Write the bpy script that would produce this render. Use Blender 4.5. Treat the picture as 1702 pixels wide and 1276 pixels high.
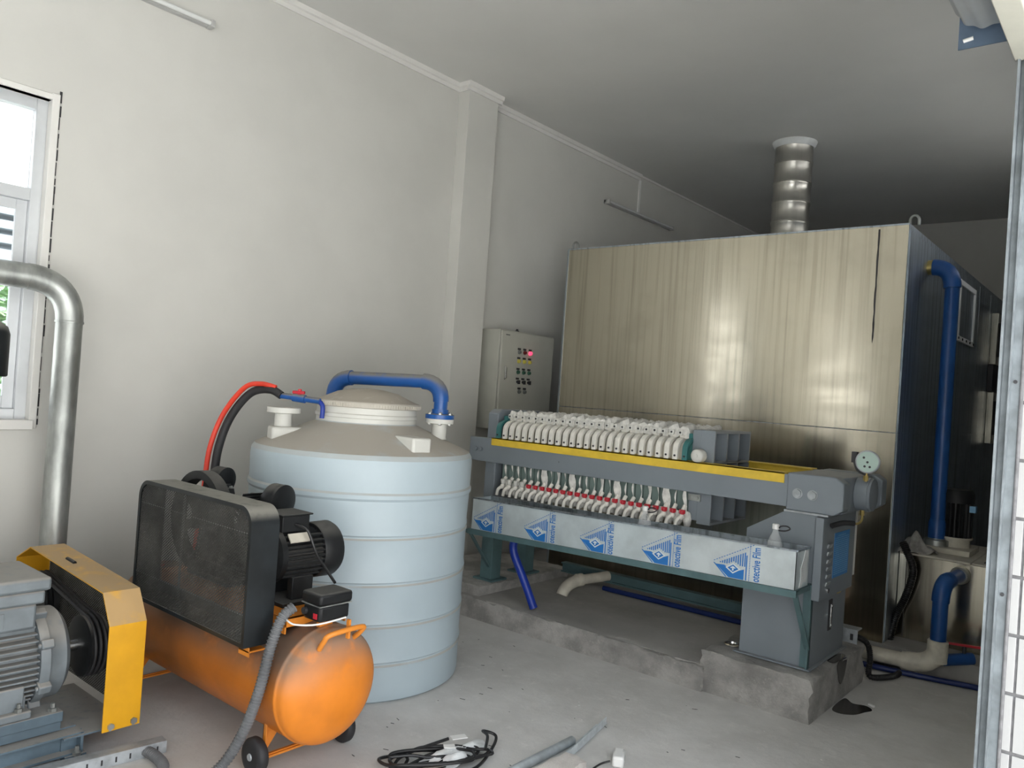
import bpy, bmesh, math, random
from mathutils import Vector, Matrix
random.seed(7)
R = math.radians
for o in list(bpy.data.objects): bpy.data.objects.remove(o)
SC = bpy.context.scene
COL = SC.collection

# ------------------------------------------------------------------ camera
cam = bpy.data.objects.new('camera', bpy.data.cameras.new('camera'))
COL.objects.link(cam)
cam.data.sensor_fit = 'HORIZONTAL'; cam.data.sensor_width = 36
cam.data.lens = 36*1308.44/1702
cam.data.clip_start = 0.02
cam.matrix_world = Matrix(((0.767952, -0.046868, 0.63879, 0.0), (0.636768, -0.051741, -0.769317, 0.0), (0.069108, 0.99756, -0.009891, 1.5), (0, 0, 0, 1)))
SC.camera = cam

# ------------------------------------------------------------------ daylight
w = bpy.data.worlds.new('sky'); SC.world = w; w.use_nodes = True
nt = w.node_tree; bg = nt.nodes['Background']
tc = nt.nodes.new('ShaderNodeTexCoord'); sx = nt.nodes.new('ShaderNodeSeparateXYZ')
rp = nt.nodes.new('ShaderNodeValToRGB')
rp.color_ramp.elements[0].position = 0.0; rp.color_ramp.elements[0].color = (1.0, .98, .94, 1)
rp.color_ramp.elements[1].position = 0.8; rp.color_ramp.elements[1].color = (.80, .88, 1.0, 1)
nt.links.new(tc.outputs['Generated'], sx.inputs[0]); nt.links.new(sx.outputs['Z'], rp.inputs[0])
nt.links.new(rp.outputs[0], bg.inputs[0]); bg.inputs[1].default_value = 1.9
sun = bpy.data.objects.new('sun', bpy.data.lights.new('sun', 'SUN')); COL.objects.link(sun)
sun.data.energy = 14; sun.data.angle = R(3); sun.data.color = (1, .97, .92)
sun.rotation_euler = Vector((.04, -.75, -1)).to_track_quat('-Z', 'Y').to_euler()
sun.location = (4, 2, 12)
po = bpy.data.objects.new('doorway_daylight_portal', bpy.data.lights.new('portal', 'AREA')); COL.objects.link(po)
po.data.shape = 'RECTANGLE'; po.data.size = 2.5; po.data.size_y = 7.9; po.data.cycles.is_portal = True
po.location = (-.2, -1.45, 1.28); po.rotation_euler = (0, R(90), 0)
SC.view_settings.view_transform = 'Standard'; SC.view_settings.look = 'None'
SC.view_settings.gamma = 1; SC.view_settings.use_curve_mapping = False
SC.view_settings.exposure = 0.9

# ------------------------------------------------------------------ materials
def newmat(name):
    m = bpy.data.materials.new(name); m.use_nodes = True
    return m, m.node_tree.nodes, m.node_tree.links, m.node_tree.nodes['Principled BSDF']
def rgb(c): return (c[0], c[1], c[2], 1)
def mixc(N, L, a, b, f, blend='MIX'):
    n = N.new('ShaderNodeMix'); n.data_type = 'RGBA'; n.blend_type = blend
    for sock, v in ((n.inputs[6], a), (n.inputs[7], b), (n.inputs[0], f)):
        if hasattr(v, 'links'): L.new(v, sock)
        elif isinstance(v, tuple): sock.default_value = rgb(v)
        else: sock.default_value = v
    return n.outputs[2]
def noise(N, L, scale, detail=4, stretch=None, rough=.55):
    t = N.new('ShaderNodeTexCoord'); n = N.new('ShaderNodeTexNoise')
    n.inputs['Scale'].default_value = scale; n.inputs['Detail'].default_value = detail
    n.inputs['Roughness'].default_value = rough
    if stretch:
        mp = N.new('ShaderNodeMapping'); mp.inputs['Scale'].default_value = stretch
        L.new(t.outputs['Object'], mp.inputs[0]); L.new(mp.outputs[0], n.inputs[0])
    else: L.new(t.outputs['Object'], n.inputs[0])
    return n.outputs[0]
def ramp(N, L, src, a, b, ca=0., cb=1.):
    r = N.new('ShaderNodeMapRange'); r.interpolation_type = 'SMOOTHSTEP'
    L.new(src, r.inputs[0]); r.inputs[1].default_value = a; r.inputs[2].default_value = b
    r.inputs[3].default_value = ca; r.inputs[4].default_value = cb
    return r.outputs[0]
def mul(N, L, a, b):
    m = N.new('ShaderNodeMath'); m.operation = 'MULTIPLY'
    for s, v in ((m.inputs[0], a), (m.inputs[1], b)):
        if hasattr(v, 'links'): L.new(v, s)
        else: s.default_value = v
    return m.outputs[0]
def bump(N, L, P, h, strength, dist=.01):
    b = N.new('ShaderNodeBump'); b.inputs['Strength'].default_value = strength; b.inputs['Distance'].default_value = dist
    L.new(h, b.inputs['Height']); L.new(b.outputs[0], P.inputs['Normal'])
def mat(name, col, rough=.5, metal=0., var=.12, scale=7, dust=None, dlo=.35, damt=.8, bmp=0, bscale=60, spec=.5, stretch=None, emis=None):
    m, N, L, P = newmat(name)
    n = noise(N, L, scale, 5, stretch)
    lo = tuple(c*(1-var) for c in col); hi = tuple(min(1, c*(1+var)) for c in col)
    c = mixc(N, L, lo, hi, ramp(N, L, n, .3, .7))
    P.inputs['Roughness'].default_value = rough
    if dust:
        g = N.new('ShaderNodeNewGeometry'); s = N.new('ShaderNodeSeparateXYZ'); L.new(g.outputs['Normal'], s.inputs[0])
        f = mul(N, L, ramp(N, L, s.outputs[2], dlo, min(.98, dlo+.6)), ramp(N, L, noise(N, L, scale*2.3, 6), .1, .5))
        f = mul(N, L, f, damt)
        c = mixc(N, L, c, dust, f)
        L.new(ramp(N, L, f, 0, 1, rough, .9), P.inputs['Roughness'])
    L.new(c, P.inputs['Base Color']); P.inputs['Metallic'].default_value = metal
    P.inputs['Specular IOR Level'].default_value = spec
    if bmp: bump(N, L, P, noise(N, L, bscale, 6), bmp)
    if emis: P.inputs['Emission Color'].default_value = rgb(emis); P.inputs['Emission Strength'].default_value = 1.5
    return m
DUST = (.42, .40, .36)
def m_stainless(name, base, lo, hi, aniso=.6, tang=(1, 0, 0), streak=.10, blot=.12):
    m, N, L, P = newmat(name)
    s1 = noise(N, L, 1, 6, (34, 34, .7)); s2 = noise(N, L, 2.2, 5); s3 = noise(N, L, 1, 4, (2, 2, 9))
    dk = tuple(c*(1-streak*1.6) for c in base)
    c = mixc(N, L, dk, base, ramp(N, L, s1, .28, .55))
    c = mixc(N, L, c, tuple(x*(1-blot*2) for x in base), mul(N, L, ramp(N, L, s2, .5, .72), .6))
    L.new(c, P.inputs['Base Color']); P.inputs['Metallic'].default_value = 1
    L.new(ramp(N, L, s3, .3, .7, lo, hi), P.inputs['Roughness'])
    P.inputs['Anisotropic'].default_value = aniso
    cv = N.new('ShaderNodeCombineXYZ')
    for i in range(3): cv.inputs[i].default_value = tang[i]
    L.new(cv.outputs[0], P.inputs['Tangent'])
    bump(N, L, P, noise(N, L, 1.6, 2), .12, .02)
    return m
MT = {}
MT['wall'] = mat('wall_paint', (.60, .594, .560), .9, var=.03, scale=1.6, bmp=.05, bscale=30)
MT['ceil'] = mat('ceiling_paint', (.68, .675, .65), .9, var=.04, scale=.8)
MT['trim'] = mat('trim_plaster', (.72, .71, .68), .8, var=.02)
def m_conc(name, a, b, c, sc, bm):
    m, N, L, P = newmat(name)
    n1 = noise(N, L, sc, 8, rough=.62); n2 = noise(N, L, sc*9, 8, rough=.7); n3 = noise(N, L, sc*.35, 3)
    q = mixc(N, L, a, b, ramp(N, L, n1, .32, .68)); q = mixc(N, L, q, c, mul(N, L, ramp(N, L, n2, .52, .75), .55))
    q = mixc(N, L, q, tuple(x*.72 for x in a), mul(N, L, ramp(N, L, n3, .5, .7), .6))
    L.new(q, P.inputs['Base Color']); P.inputs['Roughness'].default_value = .85
    bump(N, L, P, n2, bm, .02); return m
MT['floor'] = m_conc('floor_concrete', (.52, .51, .49), (.68, .67, .65), (.74, .72, .69), 1.3, .3)
MT['plinth'] = m_conc('plinth_concrete', (.36, .35, .33), (.60, .585, .555), (.76, .73, .68), 7, 1.0)
MT['plintop'] = m_conc('plinth_top_concrete', (.34, .33, .31), (.44, .43, .41), (.50, .48, .46), 2, .3)
MT['stone'] = m_conc('pale_rubble', (.62, .58, .54), (.74, .70, .66), (.50, .46, .43), 14, .5)
MT['yard'] = mat('yard_concrete', (.58, .58, .565), .9, var=.06)
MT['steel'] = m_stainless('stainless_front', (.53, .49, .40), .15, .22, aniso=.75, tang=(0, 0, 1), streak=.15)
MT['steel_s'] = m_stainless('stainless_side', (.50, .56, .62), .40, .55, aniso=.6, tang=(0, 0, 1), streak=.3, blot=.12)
MT['steel_d'] = m_stainless('stainless_duct', (.60, .585, .54), .3, .42, aniso=.2, tang=(0, 0, 1), streak=.05)
MT['galv'] = mat('galvanised_steel', (.42, .45, .47), .5, .45, var=.22, scale=16)
MT['galvold'] = mat('galvanised_pipe_zinc', (.36, .375, .36), .42, .75, var=.35, scale=9, stretch=(1, 1, .35))
MT['pe'] = mat('tank_polyethylene', (.42, .505, .55), .42, var=.035, scale=3, dust=(.40, .36, .30), dlo=.25, damt=.9)
MT['pewhite'] = mat('white_plastic', (.62, .62, .58), .45, var=.04, dust=(.42, .39, .34), dlo=.6, damt=.6)
MT['lid'] = mat('lid_plastic', (.50, .47, .41), .55, var=.07, dust=(.38, .34, .28), dlo=.55, damt=.9)
MT['blue'] = mat('blue_pvc', (.012, .085, .31), .32, var=.12, dust=(.20, .19, .17), dlo=.1, damt=.95)
MT['bluec'] = mat('blue_pvc_clean', (.012, .075, .27), .35, var=.15)
MT['bluehose'] = mat('blue_hose', (.008, .035, .30), .4, var=.1)
MT['navy'] = mat('dark_blue_hose', (.006, .020, .12), .4, var=.15)
MT['rail'] = mat('galvanised_rail', (.20, .225, .24), .5, .3, var=.25, scale=14)
MT['galvl'] = mat('bright_galvanised_steel', (.55, .60, .62), .45, .15, var=.15, scale=20)
MT['orange'] = mat('orange_paint', (.72, .22, .018), .38, var=.10, scale=5, dust=(.24, .17, .125), dlo=-.05, damt=.93)
MT['oring'] = mat('orange_paint_bright', (.70, .24, .03), .4, var=.08)
MT['yellow'] = mat('yellow_paint', (.68, .34, .008), .38, var=.07, scale=6, dust=(.42, .30, .17), dlo=.1, damt=.92)
MT['yelstrip'] = mat('yellow_strip_paint', (.72, .50, .05), .45, var=.10, scale=12)
MT['black'] = mat('black_iron', (.010, .011, .012), .45, var=.3, dust=(.13, .125, .115), dlo=.45, damt=.75, spec=.3)
MT['guard'] = mat('guard_black_paint', (.010, .013, .015), .40, spec=.35, var=.35, scale=9, dust=(.26, .25, .22), dlo=.25, damt=.9)
MT['mesh'] = mat('guard_mesh_steel', (.045, .045, .041), .55, .3, var=.5, scale=5)
MT['rubber'] = mat('black_rubber', (.02, .02, .022), .6, var=.3)
MT['cable'] = mat('black_cable', (.012, .012, .013), .4, var=.2)
MT['hosegrey'] = mat('grey_corrugated_plastic', (.13, .135, .14), .45, var=.2)
MT['motor'] = mat('motor_grey', (.17, .195, .21), .5, .1, var=.14, scale=9, dust=(.33, .31, .28), dlo=.15, damt=.85)
MT['base'] = mat('steel_blue_frame_paint', (.10, .145, .18), .45, var=.2, scale=9, dust=(.35, .33, .30), dlo=.3, damt=.8)
MT['press'] = mat('press_grey_paint', (.20, .228, .255), .38, var=.05, scale=4, dust=(.35, .34, .32), dlo=.7, damt=.35)
MT['teal'] = mat('teal_frame_paint', (.085, .15, .16), .45, var=.15, scale=8)
MT['tealp'] = mat('teal_plate_plastic', (.04, .17, .17), .45, var=.1)
MT['plate'] = mat('filter_plate_plastic', (.74, .72, .66), .5, var=.07, scale=25)
MT['plateshade'] = mat('grey_green_plate_shade', (.20, .27, .25), .6, var=.1)  # shade on the lower plates, put into a grey-green colour
MT['cloth'] = mat('filter_cloth', (.70, .69, .65), .85, var=.16, scale=40, bmp=.4, bscale=80)
MT['tapred'] = mat('red_plastic', (.50, .02, .035), .4, var=.1)
MT['film'] = mat('protective_film', (.60, .67, .69), .34, .3, var=.12, scale=6, bmp=.08, bscale=20)
MT['filmtorn'] = mat('torn_film', (.72, .74, .74), .5, var=.1, bmp=.4, bscale=30)
MT['ink'] = mat('blue_ink', (.02, .17, .50), .45, var=.03)
MT['inkw'] = mat('film_white', (.72, .78, .80), .45, var=.03)
MT['labelb'] = mat('blue_label', (.03, .22, .55), .4, var=.05)
MT['labelt'] = mat('label_print', (.22, .46, .70), .5, var=.05)
MT['cab'] = mat('cabinet_beige', (.46, .46, .41), .45, var=.03)
MT['dark'] = mat('dark_plastic', (.03, .03, .033), .5)
MT['redlamp'] = mat('red_lamp_lit', (.9, .03, .06), .4, emis=(1, .04, .10))
MT['redoff'] = mat('red_lamp', (.14, .015, .015), .35)
MT['yelb'] = mat('yellow_button', (.62, .55, .10), .4)
MT['greenb'] = mat('green_button', (.05, .13, .09), .4)
MT['greyb'] = mat('grey_button', (.16, .17, .16), .4)
MT['pvcw'] = mat('old_white_pvc', (.60, .57, .48), .45, var=.14, scale=14, dust=(.46, .41, .35), dlo=.2, damt=.35)
MT['rag'] = mat('dirty_rag', (.30, .29, .27), .95, var=.35, scale=14)
MT['alu'] = mat('window_aluminium', (.62, .64, .66), .4, .3, var=.05)
MT['mortar'] = mat('mortar', (.16, .16, .165), .9, var=.2, scale=40)
MT['tile'] = mat('white_tile', (.42, .42, .418), .18, var=.015)
MT['brass'] = mat('brass', (.55, .42, .16), .3, .9)
MT['chrome'] = mat('bright_metal', (.68, .68, .67), .22, 1)
MT['gaugef'] = mat('gauge_face', (.42, .56, .50), .25, var=.02)
MT['red'] = mat('red_hose', (.70, .05, .025), .4, var=.1)
MT['white'] = mat('white_enamel', (.78, .78, .76), .35, var=.03)
MT['lamp'] = mat('lamp_housing', (.50, .50, .49), .4, .2, var=.05)
MT['tube'] = mat('unlit_tube_glass', (.72, .73, .72), .2, var=.02)
MT['stripe'] = mat('shutter_slat', (.34, .335, .29), .5, .1, var=.08)
MT['shade'] = mat('shutter_roll_film', (.36, .38, .39), .45, .4, var=.08, scale=5)
MT['bracket'] = mat('blue_grey_bracket', (.09, .13, .19), .5, .2)
MT['wet'] = mat('wet_concrete', (.045, .042, .038), .15, var=.2, scale=20)
MT['leaf'] = mat('outdoor_leaf', (.10, .20, .07), .6, var=.5, scale=6)
MT['roof'] = mat('outdoor_roof', (.42, .47, .50), .6, var=.1)
MT['brick'] = mat('red_brick', (.34, .12, .08), .8)
m, N, L, P = newmat('window_glass'); P.inputs['Base Color'].default_value = (.95, .98, 1, 1)
P.inputs['Roughness'].default_value = 0.02; P.inputs['Transmission Weight'].default_value = 1; P.inputs['IOR'].default_value = 1.45; MT['glass'] = m
m, N, L, P = newmat('bottle_plastic'); P.inputs['Base Color'].default_value = (.93, .96, .97, 1)
P.inputs['Roughness'].default_value = 0.05; P.inputs['Alpha'].default_value = .22; MT['pet'] = m

# ------------------------------------------------------------------ helpers
class MB:
    """collects shapes in world coordinates; obj() links them as one mesh object"""
    def __init__(s): s.v = []; s.f = []
    def add(s, vs, fs):
        k = len(s.v); s.v += [tuple(v) for v in vs]; s.f += [tuple(i+k for i in f) for f in fs]; return s
    def box(s, x0, x1, y0, y1, z0, z1):
        vs = [(x, y, z) for x in (x0, x1) for y in (y0, y1) for z in (z0, z1)]
        return s.add(vs, [(0, 1, 3, 2), (4, 6, 7, 5), (0, 4, 5, 1), (2, 3, 7, 6), (0, 2, 6, 4), (1, 5, 7, 3)])
    def obox(s, c, size, rot):
        """box of given size centred at c with a 3x3 rotation"""
        h = [q/2 for q in size]
        vs = [Vector(c) + rot @ Vector((x, y, z)) for x in (-h[0], h[0]) for y in (-h[1], h[1]) for z in (-h[2], h[2])]
        return s.add(vs, [(0, 1, 3, 2), (4, 6, 7, 5), (0, 4, 5, 1), (2, 3, 7, 6), (0, 2, 6, 4), (1, 5, 7, 3)])
    def beam(s, a, b, w_, h_, up=(0, 0, 1)):
        a, b = Vector(a), Vector(b); d = (b-a); l = d.length; d.normalize()
        side = d.cross(Vector(up)).normalized(); u = side.cross(d)
        return s.obox((a+b)/2, (l, w_, h_), Matrix((d, side, u)).transposed())
    def prism(s, poly, axis, a, b):
        """poly: 2D points in the plane normal to axis ('x': (y,z), 'y': (x,z), 'z': (x,y))"""
        def P3(p, t): return {'x': (t, p[0], p[1]), 'y': (p[0], t, p[1]), 'z': (p[0], p[1], t)}[axis]
        n = len(poly); vs = [P3(p, a) for p in poly]+[P3(p, b) for p in poly]
        fs = [tuple(range(n)), tuple(range(2*n-1, n-1, -1))]+[(i, (i+1) % n, n+(i+1) % n, n+i) for i in range(n)]
        return s.add(vs, fs)
    def ring(s, rings, closed=False, caps=True):
        n = len(rings[0]); vs = [p for r in rings for p in r]; fs = []
        for i in range(len(rings)-1):
            for j in range(n): fs.append((i*n+j, i*n+(j+1) % n, (i+1)*n+(j+1) % n, (i+1)*n+j))
        if caps: fs.append(tuple(range(n-1, -1, -1))); fs.append(tuple((len(rings)-1)*n+j for j in range(n)))
        return s.add(vs, fs)
    def lathe(s, c, prof, axis=(0, 0, 1), seg=32, caps=True):
        """prof: list of (radius, height along axis) from point c"""
        ax = Vector(axis).normalized(); t = Vector((1, 0, 0)) if abs(ax.x) < .9 else Vector((0, 1, 0))
        u = ax.cross(t).normalized(); v_ = ax.cross(u); c = Vector(c)
        rings = [[c+ax*h+(u*math.cos(2*math.pi*j/seg)+v_*math.sin(2*math.pi*j/seg))*max(r, 1e-4) for j in range(seg)] for r, h in prof]
        return s.ring(rings, caps=caps)
    def cyl(s, a, b, r, seg=20, r2=None):
        a, b = Vector(a), Vector(b); l = (b-a).length
        return s.lathe(a, [(r, 0), (r2 if r2 is not None else r, l)], (b-a), seg)
    def tube(s, pts, r, seg=12, smooth=0, ribs=None):
        P_ = [Vector(p) for p in pts]
        if smooth: P_ = spline(P_, smooth)
        if ribs:
            Q = [P_[0]]; step = ribs/4; acc = 0.
            for i in range(len(P_)-1):
                a_, b_ = P_[i], P_[i+1]; d = (b_-a_).length; t = step-acc
                while t <= d: Q.append(a_.lerp(b_, t/d)); t += step
                acc = d-(t-step)
            P_ = Q
        rings = []; u = None
        for i, p in enumerate(P_):
            d = (P_[min(i+1, len(P_)-1)]-P_[max(i-1, 0)]).normalized()
            if u is None:
                t = Vector((0, 0, 1)) if abs(d.z) < .9 else Vector((1, 0, 0)); u = d.cross(t).normalized()
            else: u = (u-d*u.dot(d)).normalized()
            v_ = d.cross(u); rr = r*(1.0 if not ribs or i % 4 < 2 else .84)
            rings.append([p+(u*math.cos(2*math.pi*j/seg)+v_*math.sin(2*math.pi*j/seg))*rr for j in range(seg)])
        return s.ring(rings)
    def sphere(s, c, r, sc=(1, 1, 1), seg=16, n=8):
        c = Vector(c)
        rings = [[c+Vector((r*sc[0]*math.sin(math.pi*(i+.001)/(n+.002))*math.cos(2*math.pi*j/seg), r*sc[1]*math.sin(math.pi*(i+.001)/(n+.002))*math.sin(2*math.pi*j/seg), r*sc[2]*math.cos(math.pi*i/n))) for j in range(seg)] for i in range(n+1)]
        return s.ring(rings)
    def obj(s, name, m_, parent=None, bevel=0, smooth=True, ang=40, **props):
        o0 = Vector((0, 0, 0))
        if parent is not None:
            p = parent
            while p is not None: o0 += p.location; p = p.parent
        me = bpy.data.meshes.new(name)
        me.from_pydata([Vector(v)-o0 for v in s.v], [], s.f)
        bm = bmesh.new(); bm.from_mesh(me); bmesh.ops.recalc_face_normals(bm, faces=bm.faces); bm.to_mesh(me); bm.free()
        me.materials.append(MT[m_] if isinstance(m_, str) else m_)
        if smooth:
            for p in me.polygons: p.use_smooth = True
            me.set_sharp_from_angle(angle=R(ang))
        ob = bpy.data.objects.new(name, me); COL.objects.link(ob)
        if parent is not None: ob.parent = parent
        if bevel:
            b = ob.modifiers.new('bevel', 'BEVEL'); b.width = bevel; b.segments = 2; b.limit_method = 'ANGLE'; b.angle_limit = R(40)
            b.harden_normals = False
        for k, v in props.items(): ob[k] = v
        return ob
def spline(P_, n):
    out = []
    for i in range(len(P_)-1):
        p0 = P_[max(i-1, 0)]; p1 = P_[i]; p2 = P_[i+1]; p3 = P_[min(i+2, len(P_)-1)]
        for k in range(n):
            t = k/n
            out.append(.5*((2*p1)+(-p0+p2)*t+(2*p0-5*p1+4*p2-p3)*t*t+(-p0+3*p1-3*p2+p3)*t**3))
    return out+[P_[-1]]
def bend(a, c, b, n=8, r=None):
    """quarter bend polyline from a round the corner c to b"""
    a, c, b = Vector(a), Vector(c), Vector(b)
    if r: a = c+(a-c).normalized()*r; b = c+(b-c).normalized()*r
    return [(a*(1-t)**2+c*2*t*(1-t)*.92+b*t*t)/((1-t)**2+2*t*(1-t)*.92+t*t) for t in [k/n for k in range(n+1)]]
def thing(name, label, cat, loc, group=None):
    o = bpy.data.objects.new(name, None); o.empty_display_size = .1; COL.objects.link(o); o.location = loc
    o['label'] = label; o['category'] = cat
    if group: o['group'] = group
    return o
def tag(o, label, cat, group=None):
    o['label'] = label; o['category'] = cat
    if group: o['group'] = group
    return o
def struct(o): o['kind'] = 'structure'; return o
def text(body, size, mtx, m_, name, parent, ext=.0003):
    c = bpy.data.curves.new(name, 'FONT'); c.body = body; c.size = size; c.extrude = ext; c.resolution_u = 3; c.offset = .0006
    t = bpy.data.objects.new(name, c); COL.objects.link(t)
    bpy.context.view_layer.update()
    me = bpy.data.meshes.new_from_object(t); bpy.data.objects.remove(t)
    me.transform(mtx)
    o0 = Vector((0, 0, 0)); p = parent
    while p is not None: o0 += p.location; p = p.parent
    me.transform(Matrix.Translation(-o0))
    me.materials.clear(); me.materials.append(MT[m_])
    o = bpy.data.objects.new(name, me); COL.objects.link(o); o.parent = parent
    return o

WX = -4.36; CZ = 3.867; YB = 10.41; YF = -7.0; RX = -.35; XO = -.05; JY = 2.5; DY0 = -5.4; DZ = 2.56
# ------------------------------------------------------------------ structure
fl = struct(MB().box(WX-.24, XO, YF-.2, YB+.2, -.15, 0).obj('floor', 'floor'))
struct(MB().box(XO, 40, -40, 45, -.2, -.02).obj('trim_5', 'yard'))
struct(MB().box(-40, WX-.24, -40, 45, -.2, -.02).obj('trim_6', 'yard'))
struct(MB().box(WX-.24, XO, YF-.2, YB+.2, CZ, CZ+.2).obj('ceiling', 'ceil'))
struct(MB().box(WX-.24, XO, YB, YB+.2, 0, CZ).obj('wall_back', 'wall'))
struct(MB().box(WX-.24, XO, YF-.2, YF, 0, CZ).obj('wall_front', 'wall'))
wins = [(.15, 1.50, 1.19, 2.80), (-5.5, -2.5, 1.0, 2.80)]
b = MB(); ys = [YF]
for (a, c, z0, z1) in sorted(wins):
    b.box(WX-.24, WX, ys[-1], a, 0, CZ); b.box(WX-.24, WX, a, c, 0, z0); b.box(WX-.24, WX, a, c, z1, CZ); ys.append(c)
b.box(WX-.24, WX, ys[-1], YB, 0, CZ)
wl = struct(b.obj('wall_left', 'wall', smooth=False))
MB().box(WX, WX+.115, 4.36, 4.70, 0, CZ).obj('pilaster', 'wall', wl, bevel=.004)
b = MB().box(RX, XO, JY, 4.4, 0, CZ).box(RX, XO, 8.0, YB, 0, CZ).box(RX, XO, 4.4, 8.0, 0, 3.05).box(RX, XO, 4.4, 8.0, 3.42, CZ).box(RX, XO, YF, DY0, 0, CZ).box(RX, XO, DY0, JY, DZ+.35, CZ)
wr = struct(b.obj('wall_right', 'wall', smooth=False))
MB().box(-.297, XO, JY-.002, JY, 0, DZ+.3).obj('mortar_bed', 'mortar', wr)
# white tiles on the door reveal, each a piece of its own
tw, th, gap = .075, .155, .009
tb = MB().box(0, tw-gap, -.006, 0, 0, th-gap); tile0 = None
for i in range(3):
    for k in range(16):
        x = -.2935 if i == 0 else -.269+(i-1)*tw
        if i == 0:
            o = MB().box(x, -.275, JY-.006, JY, .02+k*th, .02+k*th+th-gap).obj('tile', 'tile', wr, bevel=.001) if k == 0 else None
            if o: tc0 = o
            else: o = tc0.copy(); COL.objects.link(o); o.location.z = k*th
        else:
            if tile0 is None: tile0 = o = MB().box(x, x+tw-gap, JY-.006, JY, .02, .02+th-gap).obj('tile', 'tile', wr, bevel=.001)
            else: o = tile0.copy(); COL.objects.link(o); o.location = ((i-1)*tw, 0, k*th)
# cornices
def cornice(name, x, y0, y1):
    return struct(MB().prism([(x, CZ), (x, CZ-.062), (x+.012, CZ-.062), (x+.014, CZ-.035), (x+.028, CZ-.030), (x+.034, CZ)], 'y', y0, y1).obj(name, 'trim', smooth=False))
cornice('trim_1', WX, YF, 4.35)
cornice('trim_2', WX, 4.71, 7.12)
b = MB().prism([(WX+.115, CZ), (WX+.115, CZ-.062), (WX+.127, CZ-.062), (WX+.129, CZ-.035), (WX+.143, CZ-.03), (WX+.149, CZ)], 'y', 4.325, 4.735)
b.prism([(4.36, CZ), (4.36, CZ-.062), (4.348, CZ-.062), (4.346, CZ-.035), (4.332, CZ-.03), (4.326, CZ)], 'x', WX, WX+.13)
b.prism([(4.70, CZ), (4.70, CZ-.062), (4.712, CZ-.062), (4.714, CZ-.035), (4.728, CZ-.03), (4.734, CZ)], 'x', WX, WX+.13)
struct(b.obj('trim_3', 'trim', smooth=False))
struct(MB().box(WX, WX+.012, 7.12, YB, CZ-.02, CZ).obj('trim_4', 'trim'))
# windows
def window(n, y0, y1, z0, z1):
    r = MB(); x0, x1 = WX-.13, WX-.045; t = .055
    r.box(x0, x1, y0+t, y1-t, z0, z0+t).box(x0, x1, y0+t, y1-t, z1-t, z1).box(x0, x1, y0, y0+t, z0, z1).box(x0, x1, y1-t, y1, z0, z1)
    zm = z0+(z1-z0)*.70
    r.box(x0, x1, y0+t, y1-t, zm-.03, zm+.03)
    f = struct(r.obj('window_%d' % n, 'alu', bevel=.003))
    s = MB(); xs = WX-.085; ym = (y0+y1)/2
    for (a, c, xx) in ((y0+t, ym+.03, xs-.02), (ym-.03, y1-t, xs)):
        s = MB(); q = .05; zb, zt = z0+t, zm-.03
        s.box(xx-.012, xx+.012, a+q, c-q, zb, zb+q+.01).box(xx-.012, xx+.012, a+q, c-q, zt-q, zt).box(xx-.012, xx+.012, a, a+q, zb, zt).box(xx-.012, xx+.012, c-q, c, zb, zt)
        sa = s.obj('sash', 'alu', f, bevel=.002)
        MB().box(xx-.003, xx+.003, a+q, c-q, zb+q, zt-q).obj('pane', 'glass', sa)
    MB().box(xs-.004, xs+.002, y0+t, y1-t, zm+.03, z1-t).obj('pane', 'glass', f)
    MB().box(x0+.02, x1-.02, ym-.018, ym+.018, zm+.03, z1-t).obj('mullion', 'alu', f, bevel=.002)
    # raw plaster jambs round the frame with a broken edge
    j = MB().box(WX-.045, WX+.012, y1-.006, y1+.03, z0-.04, z1+.035).box(WX-.045, WX+.008, y0-.03, y0, z0-.04, z1+.03)
    j.box(WX-.045, WX+.012, y0, y1, z1, z1+.03).box(WX-.045, WX+.03, y0-.04, y1+.01, z0-.045, z0+.004)
    j.obj('jamb_plaster', 'trim', f, bevel=.004)
    rng = random.Random(n)
    c = MB(); z = z0-.02
    while z < z1:
        l = rng.uniform(.02, .09); c.box(WX+.0005, WX+.004, y1+.028, y1+.034+rng.uniform(0, .006), z, z+l); z += l+rng.uniform(0, .02)
    c.obj('plaster_crack', 'dark', f, smooth=False)
window(1, *wins[0]); window(2, *wins[1])
b = MB()
for y in (4.4, 6.17, 7.94): b.box(-.22, -.15, y, y+.06, 3.05, 3.42)
for z in (3.05, 3.36): b.box(-.215, -.155, 4.46, 6.17, z, z+.06).box(-.215, -.155, 6.23, 7.94, z, z+.06)
struct(b.obj('window_3', 'alu'))  # unseen clerestory, shaped and set high to brighten the deep ceiling
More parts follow.
